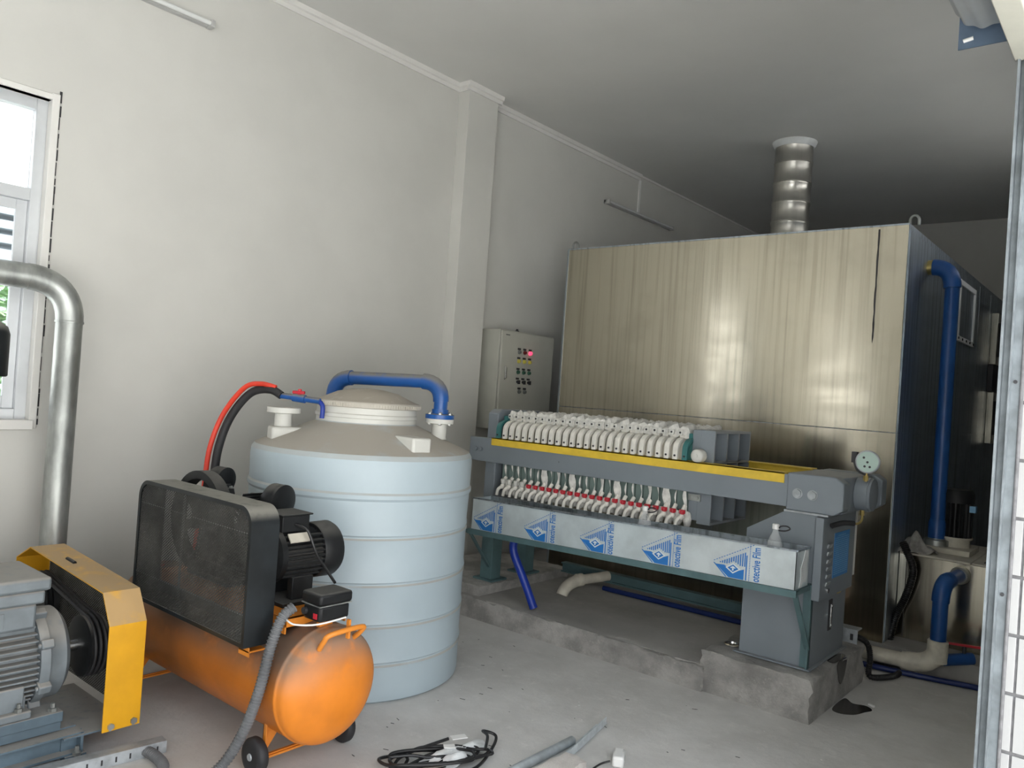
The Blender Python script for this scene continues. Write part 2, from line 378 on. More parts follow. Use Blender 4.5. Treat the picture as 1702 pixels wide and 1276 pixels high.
# plinths
def rough_block(name, x0, x1, y0, y1, z0, z1, m_, parent=None, amp=.008, seed=1, cut=14):
    bm = bmesh.new(); vs = {}
    nx = max(2, int((x1-x0)/.05)); ny = max(2, int((y1-y0)/.05)); nz = max(2, int((z1-z0)/.03))
    rng = random.Random(seed); b_ = MB()
    def pt(i, j, k):
        if (i, j, k) not in vs:
            e = amp if k == nz or 0 < k else 0
            edge = (i in (0, nx))+(j in (0, ny))+(k == nz)
            a = e*(1.6 if edge > 1 else .5)
            x = x0+(x1-x0)*i/nx+rng.uniform(-a, a)*(i in (0, nx)); y = y0+(y1-y0)*j/ny+rng.uniform(-a, a)*(j in (0, ny))
            z = z0+(z1-z0)*k/nz-(rng.uniform(0, a)*(k == nz) if edge > 1 else 0)
            vs[(i, j, k)] = bm.verts.new((x, y, z))
        return vs[(i, j, k)]
    for i in range(nx):
        for j in range(ny): bm.faces.new((pt(i, j, nz), pt(i+1, j, nz), pt(i+1, j+1, nz), pt(i, j+1, nz)))
    for k in range(nz):
        for i in range(nx):
            bm.faces.new((pt(i, 0, k), pt(i+1, 0, k), pt(i+1, 0, k+1), pt(i, 0, k+1)))
            bm.faces.new((pt(i, ny, k), pt(i, ny, k+1), pt(i+1, ny, k+1), pt(i+1, ny, k)))
        for j in range(ny):
            bm.faces.new((pt(0, j, k), pt(0, j, k+1), pt(0, j+1, k+1), pt(0, j+1, k)))
            bm.faces.new((pt(nx, j, k), pt(nx, j+1, k), pt(nx, j+1, k+1), pt(nx, j, k+1)))
    bm.faces.new([pt(0, 0, 0), pt(0, ny, 0), pt(nx, ny, 0), pt(nx, 0, 0)])
    b_.v = [v.co[:] for v in bm.verts]; bm.verts.index_update(); b_.f = [tuple(v.index for v in f.verts) for f in bm.faces]; bm.free()
    return b_.obj(name, m_, parent, ang=55)
pl = thing('concrete_plinth', 'low rough concrete plinth on the floor under the grey filter press', 'plinth', (-2.8, 4.4, 0))
rough_block('slab', -4.15, -1.80, 3.90, 4.93, 0, .14, 'plintop', pl, .010, 2)
rough_block('front_face', -4.15, -1.80, 3.885, 3.915, 0, .135, 'plinth', pl, .008, 5)
rough_block('end_block', -1.815, -1.245, 3.905, 4.775, 0, .218, 'plinth', pl, .008, 3)
rough_block('end_block', -4.15, -3.42, 3.93, 4.93, .13, .205, 'plinth', pl, .005, 4)
struct(MB().box(-4.2, RX-.1, 5.236, 10.2, 0, .119).obj('trim_7', 'plintop'))
# ------------------------------------------------------------------ galvanised guide rail and roller shutter of the doorway
g = thing('shutter_guide_rail', 'tall galvanised guide rail on the edge of the white tiled door jamb', 'rail', (-.32, JY, 0))
b = MB().box(-.349, -.343, JY-.045, JY+.02, 0, DZ-.02).box(-.349, -.297, JY-.014, JY-.004, 0, DZ-.02).box(-.325, -.321, JY-.04, JY-.01, 0, DZ-.02)
b.obj('channel', 'rail', g)
MB().box(-.301, -.293, JY-.020, JY+.0, 0, DZ-.02).obj('mortar_strip', 'mortar', g, bevel=.003)
for z in (.55, 1.05, 1.62): MB().cyl((-.312, JY-.014, z), (-.312, JY-.019, z), .005, 8).obj('screw', 'dark', g)
s = thing('roller_shutter', 'rolled up grey metal door shutter under its plate at the upper right corner', 'shutter', (-.42, 1.0, DZ))
b = MB().box(-.505, -.352, JY+.0, JY+.006, 2.565, 2.86)
b.obj('end_plate', 'bracket', s)
MB().tube([(-.492, JY-.0015, 2.586), (-.489, JY-.0015, 2.587), (-.470, JY-.0015, 2.590), (-.467, JY-.0015, 2.5905)], .0055, 12).obj('slot', 'white', s)
pr = []
for i in range(96):
    a = 2*math.pi*i/96; rr = .084+.003*math.cos(a*11)
    pr.append((-.430+rr*math.cos(a), 2.690+rr*math.sin(a)))
MB().prism(pr, 'y', DY0+.05, JY-.02).obj('roll', 'shade', s, ang=25)
MB().cyl((-.430, JY-.04, 2.690), (-.430, JY+.002, 2.690), .02, 14).obj('axle', 'galv', s)
for i in range(3):
    MB().box(-.352+i*.017, -.340+i*.017, DY0+.03, JY-.03, 2.50+i*.004, 2.66).obj('slat', 'stripe', s, bevel=.003)
MB().box(-.358, -.30, DY0+.03, JY-.03, 2.488, 2.502).obj('bottom_bar', 'stripe', s, bevel=.003)

# ------------------------------------------------------------------ wall lamps
def wall_lamp(label, y0, y1, z):
    t = thing('tube_lamp', label, 'lamp', (WX, y0, z))
    MB().box(WX, WX+.03, y0, y1, z-.018, z+.018).obj('housing', 'lamp', t, bevel=.004)
    for y in (y0, y1-.025): MB().box(WX+.0, WX+.065, y, y+.025, z-.022, z+.020).obj('end_cap', 'lamp', t, bevel=.003)
    MB().cyl((WX+.048, y0+.02, z), (WX+.048, y1-.02, z), .013, 12).obj('tube', 'tube', t)
wall_lamp('unlit tube lamp high on the white wall above the window end', .96, 2.29, 3.49)
wall_lamp('unlit tube lamp high on the shaded wall beyond the pilaster, below a white wire duct', 6.475, 7.81, 3.44)
tag(MB().box(WX, WX+.014, 7.10, 7.135, 3.46, 3.81).obj('wire_duct', 'white', bevel=.003), 'thin white vertical wire duct from the cornice down to the far tube lamp', 'duct')

# ------------------------------------------------------------------ control cabinet on the wall
cbn = thing('control_cabinet', 'beige electric control cabinet with push buttons and one lit red lamp beyond the pilaster', 'cabinet', (WX, 5.1, 1.2))
cx0, cx1, cy0, cy1, cz0, cz1 = WX, -4.14, 4.79, 5.50, 1.19, 2.00
MB().box(cx0, cx1, cy0, cy1, cz0, cz1).obj('body', 'cab', cbn, bevel=.004)
dr = MB().box(cx1+.004, cx1+.024, cy0+.01, cy1-.01, cz0+.01, cz1-.01).obj('door', 'cab', cbn, bevel=.003)
fx = cx1+.024
MB().tube([(fx, cy0+.065, 1.60), (fx+.012, cy0+.065, 1.61), (fx+.012, cy0+.065, 1.69), (fx, cy0+.065, 1.70)], .008, 8).obj('handle', 'chrome', dr)
MB().box(fx, fx+.001, cy0+.05, cy0+.10, 1.955, 1.962).obj('name_plate', 'dark', dr)
rows = [(1.83, ['greyb', 'redoff', 'redlamp'], 0), (1.755, ['yelb']*3, 0), (1.665, ['greenb']*3, 0), (1.585, ['dark']*3, 1), (1.505, ['greyb']*2, 0)]
for z, cs, kind in rows:
    for i, c_ in enumerate(cs):
        y = 5.02+i*.072+(.03 if len(cs) == 2 else 0)
        MB().box(fx, fx+.002, y-.02, y+.02, z+.018, z+.034).obj('tag', 'dark', dr)
        if kind: o = MB().cyl((fx, y, z), (fx+.014, y, z), .012, 12).box(fx+.01, fx+.03, y-.006, y+.006, z-.018, z+.014).obj('selector_switch', c_, dr)
        else: o = MB().lathe((fx, y, z), [(.017, 0), (.017, .006), (.013, .008), (.013, .018), (.008, .021)], (1, 0, 0), 14).obj('push_button' if c_ in ('yelb', 'greenb') else 'indicator_lamp', c_, dr)
        if c_ == 'redlamp': o['label'] = 'lit red indicator lamp'
MB().lathe((fx-.12, 5.12, cz1), [(.02, 0), (.02, .012), (.01, .02), (.01, .03)], seg=12).obj('cable_gland', 'dark', cbn)

# ------------------------------------------------------------------ stainless chamber
X0, X1, YA, YZ_, Z0, Z1 = -3.845, -1.263, 5.238, 10.15, .12, 2.70
ch = thing('stainless_chamber', 'huge box-shaped stainless steel chamber filling the back of the room', 'chamber', ((X0+X1)/2, YA, Z0))
b = MB().box(X0, X1, YA+.006, YZ_, Z0, Z1-.004)
b.obj('shell', 'steel_s', ch)
MB().box(X0, X1-.002, YA, YA+.005, Z0, 1.408).obj('front_panel', 'steel', ch, bevel=.0015)
MB().box(X0, X1-.002, YA, YA+.005, 1.412, Z1).obj('front_panel', 'steel', ch, bevel=.0015)
MB().box(X0-.003, X0+.012, YA-.004, YA+.02, Z0, Z1).obj('corner_strip', 'steel_s', ch)
MB().box(X0, X1, YA-.004, YZ_, Z1-.004, Z1+.006).obj('top_panel', 'steel_s', ch)
# dark weld stain on the right sheet
st = MB(); rng = random.Random(5); z = Z1-.02
L_ = []; R_ = []
while z > 1.98:
    wdt = .006+.003*rng.random(); xo = -1.434+.002*rng.random()
    L_.append((xo-wdt, z)); R_.append((xo+wdt*.4, z)); z -= .04
st.prism(L_+[(-1.436, 1.96)]+R_[::-1], 'y', YA-.0010, YA-.0004).obj('weld_stain', 'dark', ch)
b = MB()
for x, y in ((X0+.03, YA+.02), (X1-.01, YA+.05)):
    o = MB().tube([(x, y, Z1-.03), (x, y, Z1+.03)]+[(x+.026-.026*math.cos(a), y, Z1+.03+.032*math.sin(a)) for a in [math.pi*k/8 for k in range(9)]]+[(x+.052, y, Z1)], .009, 10).obj('lifting_eye', 'galvold', ch)
# right side: sheets with seams, window, service panels
fxs = X1
ysm = [YA+.02, 6.55, 7.66, 8.2, 9.1, 10.13]
for i in range(len(ysm)-1):
    for (za, zb) in ((Z0+.01, 1.405), (1.415, Z1-.03)):
        MB().box(fxs-.001, fxs+.004, ysm[i]+.005, ysm[i+1]-.005, za, zb).obj('side_panel', 'steel_s', ch, bevel=.001)
wf = MB().box(fxs+.004, fxs+.02, 6.78, 7.42, 2.56, 2.60).box(fxs+.004, fxs+.02, 6.78, 7.42, 2.13, 2.17).box(fxs+.004, fxs+.02, 7.38, 7.42, 2.17, 2.56).box(fxs+.004, fxs+.02, 6.78, 6.82, 2.17, 2.56).obj('window_frame', 'white', ch, bevel=.002)
MB().box(fxs+.004, fxs+.008, 6.82, 7.38, 2.17, 2.56).obj('pane', 'steel_s', wf)
for k in range(5): MB().cyl((fxs+.02, 6.80+k*.15, 2.15), (fxs+.026, 6.80+k*.15, 2.15), .01, 8).obj('rivet', 'dark', wf)
for (za, zb) in ((1.33, 1.80), (2.05, 2.52)):
    d = MB().box(fxs+.004, fxs+.06, 8.30, 9.0, za, zb).obj('service_door', 'steel', ch, bevel=.004)
    MB().box(fxs+.06, fxs+.085, 8.40, 8.43, za+.08, zb-.08).obj('handle', 'dark', d, bevel=.003)
MB().box(fxs+.004, fxs+.05, 8.25, 9.05, 1.80, 2.05).obj('control_box', 'dark', ch, bevel=.004)
# exhaust duct to the ceiling
dc = thing('exhaust_duct', 'ribbed round stainless exhaust duct rising from the chamber roof to the ceiling', 'duct', (-2.63, 6.85, Z1))
prof = []; h = 0; H_ = CZ-.0-Z1
DCX, DCY = -2.63, 6.85
MB().lathe((DCX, DCY, Z1), [(.185, 0), (.185, .012), (.135, .014)], seg=36).obj('flange', 'steel_d', dc)
MB().lathe((DCX, DCY, Z1), [(.13, .01), (.13, .09)], seg=36, caps=False).obj('collar', 'steel_d', dc)
MB().lathe((DCX, DCY, Z1+.08), [(.150, 0), (.20, .002), (.20, .02), (.165, .024)], seg=36).obj('clamp_ring', 'galvold', dc)
n = 6; hh = (H_-.12)/n
for i in range(n):
    z = Z1+.10+i*hh
    MB().lathe((DCX, DCY, z), [(.163, 0), (.163, .012), (.158, .018), (.158, hh-.02), (.163, hh-.014), (.163, hh-.002)], seg=40).obj('section', 'steel_d', dc)
MB().lathe((DCX, DCY, CZ-.05), [(.165, 0), (.172, .012), (.178, .02), (.19, .05)], seg=40).obj('foam_seal', 'filmtorn', dc)
tag(MB().beam((-2.15, 6.7, Z1+.03), (-1.97, 6.75, Z1+.005), .03, .012).obj('steel_offcut', 'chrome'), 'small bright strip of metal lying on top of the steel chamber', 'offcut')

# ------------------------------------------------------------------ low stainless tank beside the chamber
lt = thing('stainless_sump', 'low stainless steel sump tank with a lid beside the chamber at the right', 'tank', (-.85, 5.8, .12))
MB().box(-1.258, -.42, 5.489, 6.3, .12, .648).obj('body', 'steel', lt, bevel=.003)
MB().box(-1.255, -.86, 5.48, 6.3, .648, .66).obj('lid', 'pvcw', lt, bevel=.002)
MB().box(-.855, -.42, 5.48, 6.3, .648, .66).obj('lid', 'pvcw', lt, bevel=.002)
MB().box(-.80, -.55, 5.55, 5.61, .66, .664).obj('slot', 'dark', lt)
MB().box(-1.215, -1.211, 5.484, 5.49, .13, .64).obj('seam', 'dark', lt)
pm = thing('pump_motor', 'black upright pump motor on the low stainless sump', 'pump', (-1.02, 5.85, .66))
MB().box(-1.17, -.90, 5.68, 6.02, .66, .695).obj('base_plate', 'pvcw', pm, bevel=.004)
MB().lathe((-1.02, 5.86, .695), [(.09, 0), (.09, .05), (.105, .052), (.105, .065)], seg=24).obj('collar', 'pvcw', pm)
pr = []
for i in range(72):
    a = 2*math.pi*i/72; rr = .098 if i % 3 else .088
    pr.append((-1.02+rr*math.cos(a), 5.86+rr*math.sin(a)))
MB().prism(pr, 'z', .76, .98).obj('housing', 'black', pm, ang=30)
MB().lathe((-1.02, 5.86, .98), [(.102, 0), (.102, .06), (.09, .085), (.03, .09)], seg=28).obj('fan_cover', 'black', pm)
MB().box(-.935, -.90, 5.80, 5.85, .93, .97).obj('name_plate', 'labelt', pm)
# rising blue pipe
bp = thing('blue_riser_pipe', 'tall blue pipe rising beside the chamber and bending into its side', 'pipe', (-1.12, 5.75, .70))
px_, py_ = -1.11, 5.78
e = bend((px_, py_, 2.40), (px_, py_, 2.515), (px_-.12, py_, 2.515), 8)
MB().tube([(px_, py_, .80)]+[(px_, py_, 2.40)], .044, 18).obj('pipe', 'bluec', bp)
MB().tube(bend((px_, py_, 2.38), (px_, py_, 2.52), (px_-.12, py_, 2.52), 8), .053, 18).obj('elbow', 'bluec', bp)
MB().cyl((px_-.08, py_, 2.52), (X1-.0, py_, 2.52), .040, 18).obj('pipe', 'bluec', bp)
MB().cyl((X1+.002, py_, 2.52), (X1+.03, py_, 2.52), .05, 16).obj('collar', 'brass', bp)
MB().lathe((px_, py_, .74), [(.052, 0), (.052, .10), (.046, .12)], seg=18).obj('socket', 'bluec', bp)
MB().lathe((px_, py_, .695), [(.075, 0), (.075, .035), (.05, .04), (.05, .05)], seg=20).obj('flange', 'galvold', bp)
# rag
def rag(name, c, sx_, sy_, h, m_, seed, n=16):
    rng = random.Random(seed); vs = []; fs = []
    ph = [rng.uniform(0, 6) for _ in range(6)]
    for i in range(n+1):
        for j in range(n+1):
            u, v_ = i/n*2-1, j/n*2-1
            z = h*(.55+.45*math.sin(5*u+ph[0])*math.cos(4*v_+ph[1])+.35*math.sin(9*u*v_+ph[2]))*max(0, 1-.75*(u*u+v_*v_)**.9)
            rr = 1+.25*math.sin(3*math.atan2(v_, u)+ph[3])
            vs.append((c[0]+u*sx_*rr, c[1]+v_*sy_*rr, c[2]+max(z, .0)+.002*rng.random()))
    for i in range(n):
        for j in range(n): fs.append((i*(n+1)+j, (i+1)*(n+1)+j, (i+1)*(n+1)+j+1, i*(n+1)+j+1))
    o = MB().add(vs, fs).obj(name, m_, ang=80)
    sm = o.modifiers.new('solid', 'SOLIDIFY'); sm.thickness = .006
    return o
tag(rag('rag', (-1.185, 5.56, .662), .10, .10, .11, 'rag', 4), 'crumpled dirty grey rag on the left edge of the sump lid', 'rag')
# sump outlet
op = thing('blue_outlet_pipe', 'short blue outlet pipe leaving the sump and dropping into an old white pipe', 'pipe', (-.92, 5.3, .3))
ox, oy = -.945, 5.14
MB().cyl((-.91, 5.489, .575), (ox+.01, oy+.04, .575), .040, 16).obj('pipe', 'bluec', op)
MB().cyl((-.905, 5.489, .575), (-.915, 5.45, .575), .052, 16).obj('collar', 'galvold', op)
MB().tube(bend((ox+.02, oy+.10, .575), (ox, oy, .575), (ox, oy, .46), 8), .048, 16).obj('elbow', 'bluec', op)
MB().cyl((ox, oy, .50), (ox, oy, .20), .042, 18).obj('pipe', 'bluec', op)
wp = thing('old_white_pipe', 'yellowed white drain pipe lying low in front of the sump with an elbow', 'pipe', (-1.2, 5.1, .1))
MB().lathe((ox, oy, .115), [(.055, 0), (.055, .12), (.05, .125)], seg=18).obj('socket', 'pvcw', wp)
MB().tube(bend((ox, oy, .19), (ox, oy-.01, .085), (ox-.16, oy-.02, .085), 8), .054, 18).obj('elbow', 'pvcw', wp)
MB().cyl((ox-.12, oy-.02, .085), (-1.75, oy-.06, .078), .043, 18).obj('pipe', 'pvcw', wp)
MB().cyl((ox-.12, oy-.02, .085), (ox-.18, oy-.025, .085), .051, 18).obj('socket', 'pvcw', wp)
vv = thing('valve', 'red handled valve low beside the old white elbow', 'valve', (-.84, 5.35, .17))
MB().cyl((ox+.03, oy+.02, .13), (ox+.16, oy+.12, .15), .034, 14).obj('body', 'bluec', vv)
MB().cyl((ox+.12, oy+.09, .16), (ox+.12, oy+.09, .225), .010, 10).obj('stem', 'dark', vv)
MB().beam((ox+.04, oy+.05, .225), (ox+.24, oy+.12, .225), .022, .012).obj('handle', 'tapred', vv, bevel=.003)
tag(MB().tube([(-3.4, 5.0, .02), (-2.4, 5.02, .02), (-1.30, 5.06, .02), (-.70, 5.17, .02), (-.45, 5.2, .02)], .016, 12, smooth=6).obj('floor_hose', 'navy'), 'thin dark blue hose lying along the floor before the chamber', 'hose')
tag(MB().tube([(-1.235, 5.46, .72), (-1.20, 5.44, .66), (-1.16, 5.43, .56), (-1.19, 5.42, .40), (-1.24, 5.42, .26), (-1.26, 5.38, .12), (-1.26, 5.3, .03)], .024, 12, smooth=6, ribs=.012).obj('corrugated_hose', 'cable'), 'black corrugated hose hanging down the left end of the sump', 'hose')
tag(MB().tube([(-1.30, 4.80, .24), (-1.255, 4.86, .20), (-1.235, 4.87, .12), (-1.235, 4.86, .03), (-1.20, 4.86, .018), (-1.13, 4.98, .018), (-1.13, 5.1, .018), (-1.2, 5.16, .018), (-1.3, 5.17, .018)], .017, 12, smooth=6, ribs=.010).obj('corrugated_hose', 'cable'), 'black corrugated hose dropping off the plinth corner onto the floor', 'hose')
br = thing('junction_bracket', 'small galvanised slotted bracket standing on the back corner of the plinth', 'bracket', (-1.3, 4.72, .218))
MB().box(-1.42, -1.27, 4.715, 4.722, .215, .295).box(-1.42, -1.27, 4.722, 4.80, .288, .295).obj('angle', 'galv', br)
for x in (-1.39, -1.30): MB().box(x-.008, x+.008, 4.712, 4.7155, .235, .27).obj('slot', 'dark', br)

# ------------------------------------------------------------------ white plastic tank
TX, TY = -3.275, 2.75
tk = thing('plastic_water_tank', 'large round white plastic water tank with ribs standing by the wall', 'tank', (TX, TY, 0))
prof = [(.0, 0), (.55, 0), (.568, .012), (.570, .03)]
def groove(z, d=.007, w_=.011): return [(.569, z-w_*3), (.574, z-w_), (.574-d, z-w_*.25), (.574-d, z+w_*.25), (.574, z+w_), (.569, z+w_*3)]
for z in (.183, .363, .557, .775): prof += groove(z)
prof += [(.574, .92), (.574, .945), (.582, .957), (.582, .975), (.575, .985), (.577, 1.10), (.574, 1.135), (.56, 1.158), (.53, 1.172), (.40, 1.225), (.265, 1.285), (.262, 1.29)]
MB().lathe((TX, TY, 0), prof, seg=96).obj('body', 'pe', tk, ang=22)
MB().lathe((TX, TY, 1.275), [(.262, 0), (.262, .035), (.268, .04), (.268, .055), (.262, .06), (.262, .10)], seg=72).obj('neck', 'pewhite', tk)
ld = MB().lathe((TX, TY, 1.365), [(.27, 0), (.281, .004), (.281, .022), (.276, .030), (.26, .034), (.225, .048), (.16, .078), (.08, .095), (.0, .10)], seg=72).obj('lid', 'lid', tk, ang=50)
kb = MB()
for i in range(120):
    a = 2*math.pi*i/120; c_, s_ = math.cos(a), math.sin(a)
    kb.obox((TX+.283*c_, TY+.283*s_, 1.378), (.006, .006, .016), Matrix.Rotation(a, 3, 'Z'))
kb.obj('lid_grip', 'lid', ld, smooth=False, kind='stuff')
def boss(ang, r0, r1, z0, z1, wd, name='boss'):
    M_ = Matrix.Rotation(ang, 3, 'Z'); vs = []
    for yy in (-wd/2, wd/2):
        for (r, z) in ((r0, z1+.0), (r1, z1), (r1, z0), (r0-.05, z1-.01)):
            vs.append(Vector((TX, TY, 0))+M_ @ Vector((r, yy, z)))
    return MB().add(vs, [(0, 1, 2, 3), (7, 6, 5, 4), (0, 4, 5, 1), (1, 5, 6, 2), (2, 6, 7, 3), (3, 7, 4, 0)]).obj(name, 'pewhite', tk, bevel=.012)
#px positions chosen from the ring of the shoulder
boss(R(-8), .26, .52, 1.15, 1.245, .11)
boss(R(-112), .30, .50, 1.165, 1.245, .12)
boss(R(172), .30, .50, 1.165, 1.245, .12)
# nozzle on the left boss
nx, ny = TX-.17, TY-.40
nz = MB().lathe((nx, ny, 1.225), [(.05, 0), (.043, .02), (.043, .085), (.083, .09), (.083, .115), (.078, .118)], seg=28).obj('nozzle', 'pewhite', tk)
nx2, ny2 = TX+.285, TY+.265
MB().lathe((nx2, ny2, 1.22), [(.045, 0), (.04, .01), (.04, .08), (.075, .085), (.075, .108)], seg=28).obj('nozzle', 'pewhite', tk)
bo = thing('blue_overflow_pipe', 'blue plastic pipe bridging over the lid of the white tank', 'pipe', (nx2, ny2, 1.33))
fl_ = MB().lathe((nx2, ny2, 1.329), [(.078, 0), (.078, .022), (.045, .026), (.045, .05)], seg=28).obj('flange', 'blue', bo)
for k in range(6):
    a = k*math.pi/3+.3
    MB().cyl((nx2+.062*math.cos(a), ny2+.062*math.sin(a), 1.295), (nx2+.062*math.cos(a), ny2+.062*math.sin(a), 1.365), .007, 8).lathe((nx2+.062*math.cos(a), ny2+.062*math.sin(a), 1.351), [(.012, 0), (.012, .008)], seg=6).lathe((nx2+.062*math.cos(a), ny2+.062*math.sin(a), 1.300), [(.012, 0), (.012, .008)], seg=6).obj('bolt', 'chrome', fl_)
lx, ly = TX-.345, TY+.04
A_ = Vector((nx2, ny2, 1.525)); B_ = Vector((lx, ly, 1.515)); D_ = (B_-A_).normalized()
MB().cyl((nx2, ny2, 1.355), (nx2, ny2, 1.44), .037, 20).obj('pipe', 'blue', bo)
MB().tube(bend((nx2, ny2, 1.42), A_, A_+D_*.11, 8), .043, 20).obj('elbow', 'blue', bo)
MB().cyl(A_+D_*.08, B_-D_*.08, .036, 20).obj('pipe', 'blue', bo)
MB().tube(bend(B_-D_*.11, B_, (lx, ly, 1.41), 8), .043, 20).obj('elbow', 'blue', bo)
MB().cyl((lx, ly, 1.44), (lx, ly, 1.235), .037, 20).obj('pipe', 'blue', bo)
tv = thing('tank_valve', 'small blue tap with a dark red handle between nozzle and lid of the white tank', 'tap', (nx+.07, ny+.05, 1.36))
MB().cyl((nx-.04, ny+.0, 1.40), (nx+.16, ny+.10, 1.385), .015, 12).cyl((nx+.03, ny+.03, 1.395), (nx+.09, ny+.06, 1.39), .021, 12).obj('body', 'blue', tv)
MB().tube([(nx+.15, ny+.10, 1.385), (nx+.17, ny+.11, 1.36), (nx+.17, ny+.11, 1.30)], .012, 10, smooth=4).obj('outlet', 'bluehose', tv)
MB().beam((nx+.03, ny+.025, 1.422), (nx+.085, ny+.058, 1.422), .020, .016).cyl((nx+.06, ny+.045, 1.40), (nx+.06, ny+.045, 1.44), .010, 10).obj('handle', 'tapred', tv, bevel=.004)
# hoses to the valve
H1 = [(nx-.03, ny, 1.40), (nx-.09, ny-.03, 1.425), (nx-.20, ny-.07, 1.40), (nx-.29, ny-.12, 1.27), (nx-.32, ny-.16, 1.10), (nx-.33, ny-.17, .9), (nx-.34, ny-.18, .7), (nx-.38, ny-.2, .2), (nx-.38, ny-.2, .0)]
tag(MB().tube(H1, .021, 14, smooth=8).obj('black_hose', 'rubber'), 'thick black rubber hose running from the tank tap down behind the compressor', 'hose')
H2 = [(nx-.06, ny-.015, 1.438), (nx-.13, ny-.06, 1.452), (nx-.215, ny-.10, 1.425), (nx-.315, ny-.15, 1.28), (nx-.352, ny-.19, 1.10), (nx-.362, ny-.20, .9), (nx-.372, ny-.21, .7), (nx-.41, ny-.23, .2), (nx-.41, ny-.23, .0)]
tag(MB().tube(H2, .013, 12, smooth=8).obj('red_hose', 'red'), 'thin bright red hose strapped along the thick black hose of the tank', 'hose')
# ------------------------------------------------------------------ filter press
FP = thing('filter_press', 'long grey and yellow filter press on the concrete plinth in front of the chamber', 'machine', (-2.4, 4.28, .2))
BT, BB = 1.178, 1.015
def side_beam(y0, y1, front):
    bm_ = MB().prism([(-3.66, BB+.004), (-1.44, BB), (-1.44, BT), (-3.66, BT)], 'y', y0, y1).obj('side_beam', 'press', FP, bevel=.003)
    h = MB()
    ya, yb_ = (y0-.012, y1+.03) if front else (y0-.03, y1+.012)
    c = .028; xe = 0 if front else .035
    h.prism([(-1.455, BB-.012), (-1.19-c+xe, BB-.012), (-1.178+xe, BB-.012+c), (-1.178+xe, BT+.012-c), (-1.19-c+xe, BT+.012), (-1.455, BT+.012)], 'y', ya, yb_)
    h.obj('beam_end_block', 'press', FP, bevel=.006)
    for x in (-1.40, -1.325):
        if front: MB().lathe((x, ya, BB+.075), [(.021, 0), (.021, .014)], (0, -1, 0), 6).lathe((x, ya, BB+.075), [(.026, 0), (.026, .003)], (0, -1, 0), 18).obj('bolt', 'galv', bm_)
    return bm_
nb = side_beam(4.0, 4.05, True); fb = side_beam(4.56, 4.61, False)
MB().prism([(-3.46, 1.135), (-1.475, 1.133), (-1.475, BT+.006), (-3.46, BT+.006)], 'y', 3.994, 3.9995).obj('yellow_guard_strip', 'yelstrip', FP)
MB().box(-3.46, -1.475, 3.994, 4.075, BT+.0005, BT+.006).obj('yellow_guard_strip', 'yelstrip', FP)
MB().box(-3.46, -1.52, 4.55, 4.5585, 1.10, BT+.006).box(-3.46, -1.52, 4.53, 4.62, BT+.0005, BT+.006).obj('yellow_guard_strip', 'yelstrip', FP)
MB().box(-1.475, -1.20, 4.06, 4.55, BB-.01, BT+.008).obj('thrust_block', 'press', FP, bevel=.008)
MB().box(-2.9, -2.895, 3.9985, 3.9998, 1.08, 1.085).obj('hole', 'dark', nb)
# fixed head at the wall end
MB().prism([(4.06, .70), (4.06, 1.345), (4.10, 1.375), (4.55, 1.375), (4.55, .70)], 'x', -3.56, -3.47).obj('fixed_head', 'press', FP, bevel=.006)
MB().cyl((-3.80, 4.30, 1.08), (-3.56, 4.30, 1.08), .07, 20).obj('feed_pipe', 'press', FP)
for x in (-3.60, -3.555): MB().lathe((x, 4.0, 1.10), [(.016, 0), (.016, .012)], (0, -1, 0), 6).obj('bolt', 'press', nb)
# moving head with ribs on its far side
mh = MB().box(-2.03, -1.975, 4.062, 4.545, .855, 1.36).obj('moving_head', 'press', FP, bevel=.004)
MB().box(-1.975, -1.895, 4.062, 4.075, .84, 1.36).box(-1.975, -1.895, 4.532, 4.545, .84, 1.36).box(-1.975, -1.895, 4.075, 4.532, .84, .853).box(-1.975, -1.895, 4.075, 4.532, 1.347, 1.36).obj('rim', 'press', mh)
for k in (1, 2): MB().box(-1.975, -1.895, 4.068+k*.157-.006, 4.068+k*.157+.006, .853, 1.347).obj('rib', 'press', mh)
for z in (1.015, 1.185): MB().box(-1.975, -1.895, 4.075, 4.532, z-.006, z+.006).obj('rib', 'press', mh)
MB().lathe((-1.965, 3.985, BT+.041), [(.02, -.0), (.033, .006), (.037, .012), (.037, .058), (.03, .064)], (0, 1, 0), 24).lathe((-1.965, 3.98, BT+.041), [(.010, 0), (.010, .012)], (0, 1, 0), 8).obj('guide_roller', 'pewhite', mh)
MB().box(-2.03, -1.955, 4.052, 4.060, .965, 1.0).cyl((-2.015, 4.052, .982), (-2.015, 4.044, .982), .009, 6).cyl((-1.972, 4.052, .982), (-1.972, 4.044, .982), .009, 6).obj('latch_plate', 'galvold', mh)
MB().cyl((-1.975, 4.30, 1.10), (-1.45, 4.30, 1.10), .045, 20).obj('ram', 'chrome', FP)
cy = MB().cyl((-1.20, 4.30, 1.10), (-1.135, 4.30, 1.10), .088, 32).obj('cylinder', 'press', FP, bevel=.004)
MB().lathe((-1.135, 4.30, 1.10), [(.082, 0), (.082, .012), (.03, .016)], (1, 0, 0), 28).obj('cylinder_cap', 'press', cy)
gx, gy, gz = -1.145, 4.215, 1.270
nrm = Vector((.15, -1, .05)).normalized()
MB().tube([(-1.150, 4.24, 1.17), (-1.150, 4.24, 1.20), (-1.145, 4.235, 1.225)], .007, 8).cyl((-1.150, 4.24, 1.175), (-1.150, 4.24, 1.20), .013, 6).obj('brass_fitting', 'brass', FP)
ga = MB().lathe(Vector((gx, gy+.03, gz)), [(.052, 0), (.058, .004), (.058, .026), (.052, .03)], nrm, 32).obj('pressure_gauge', 'galv', FP, label='round pressure gauge with pale green face')
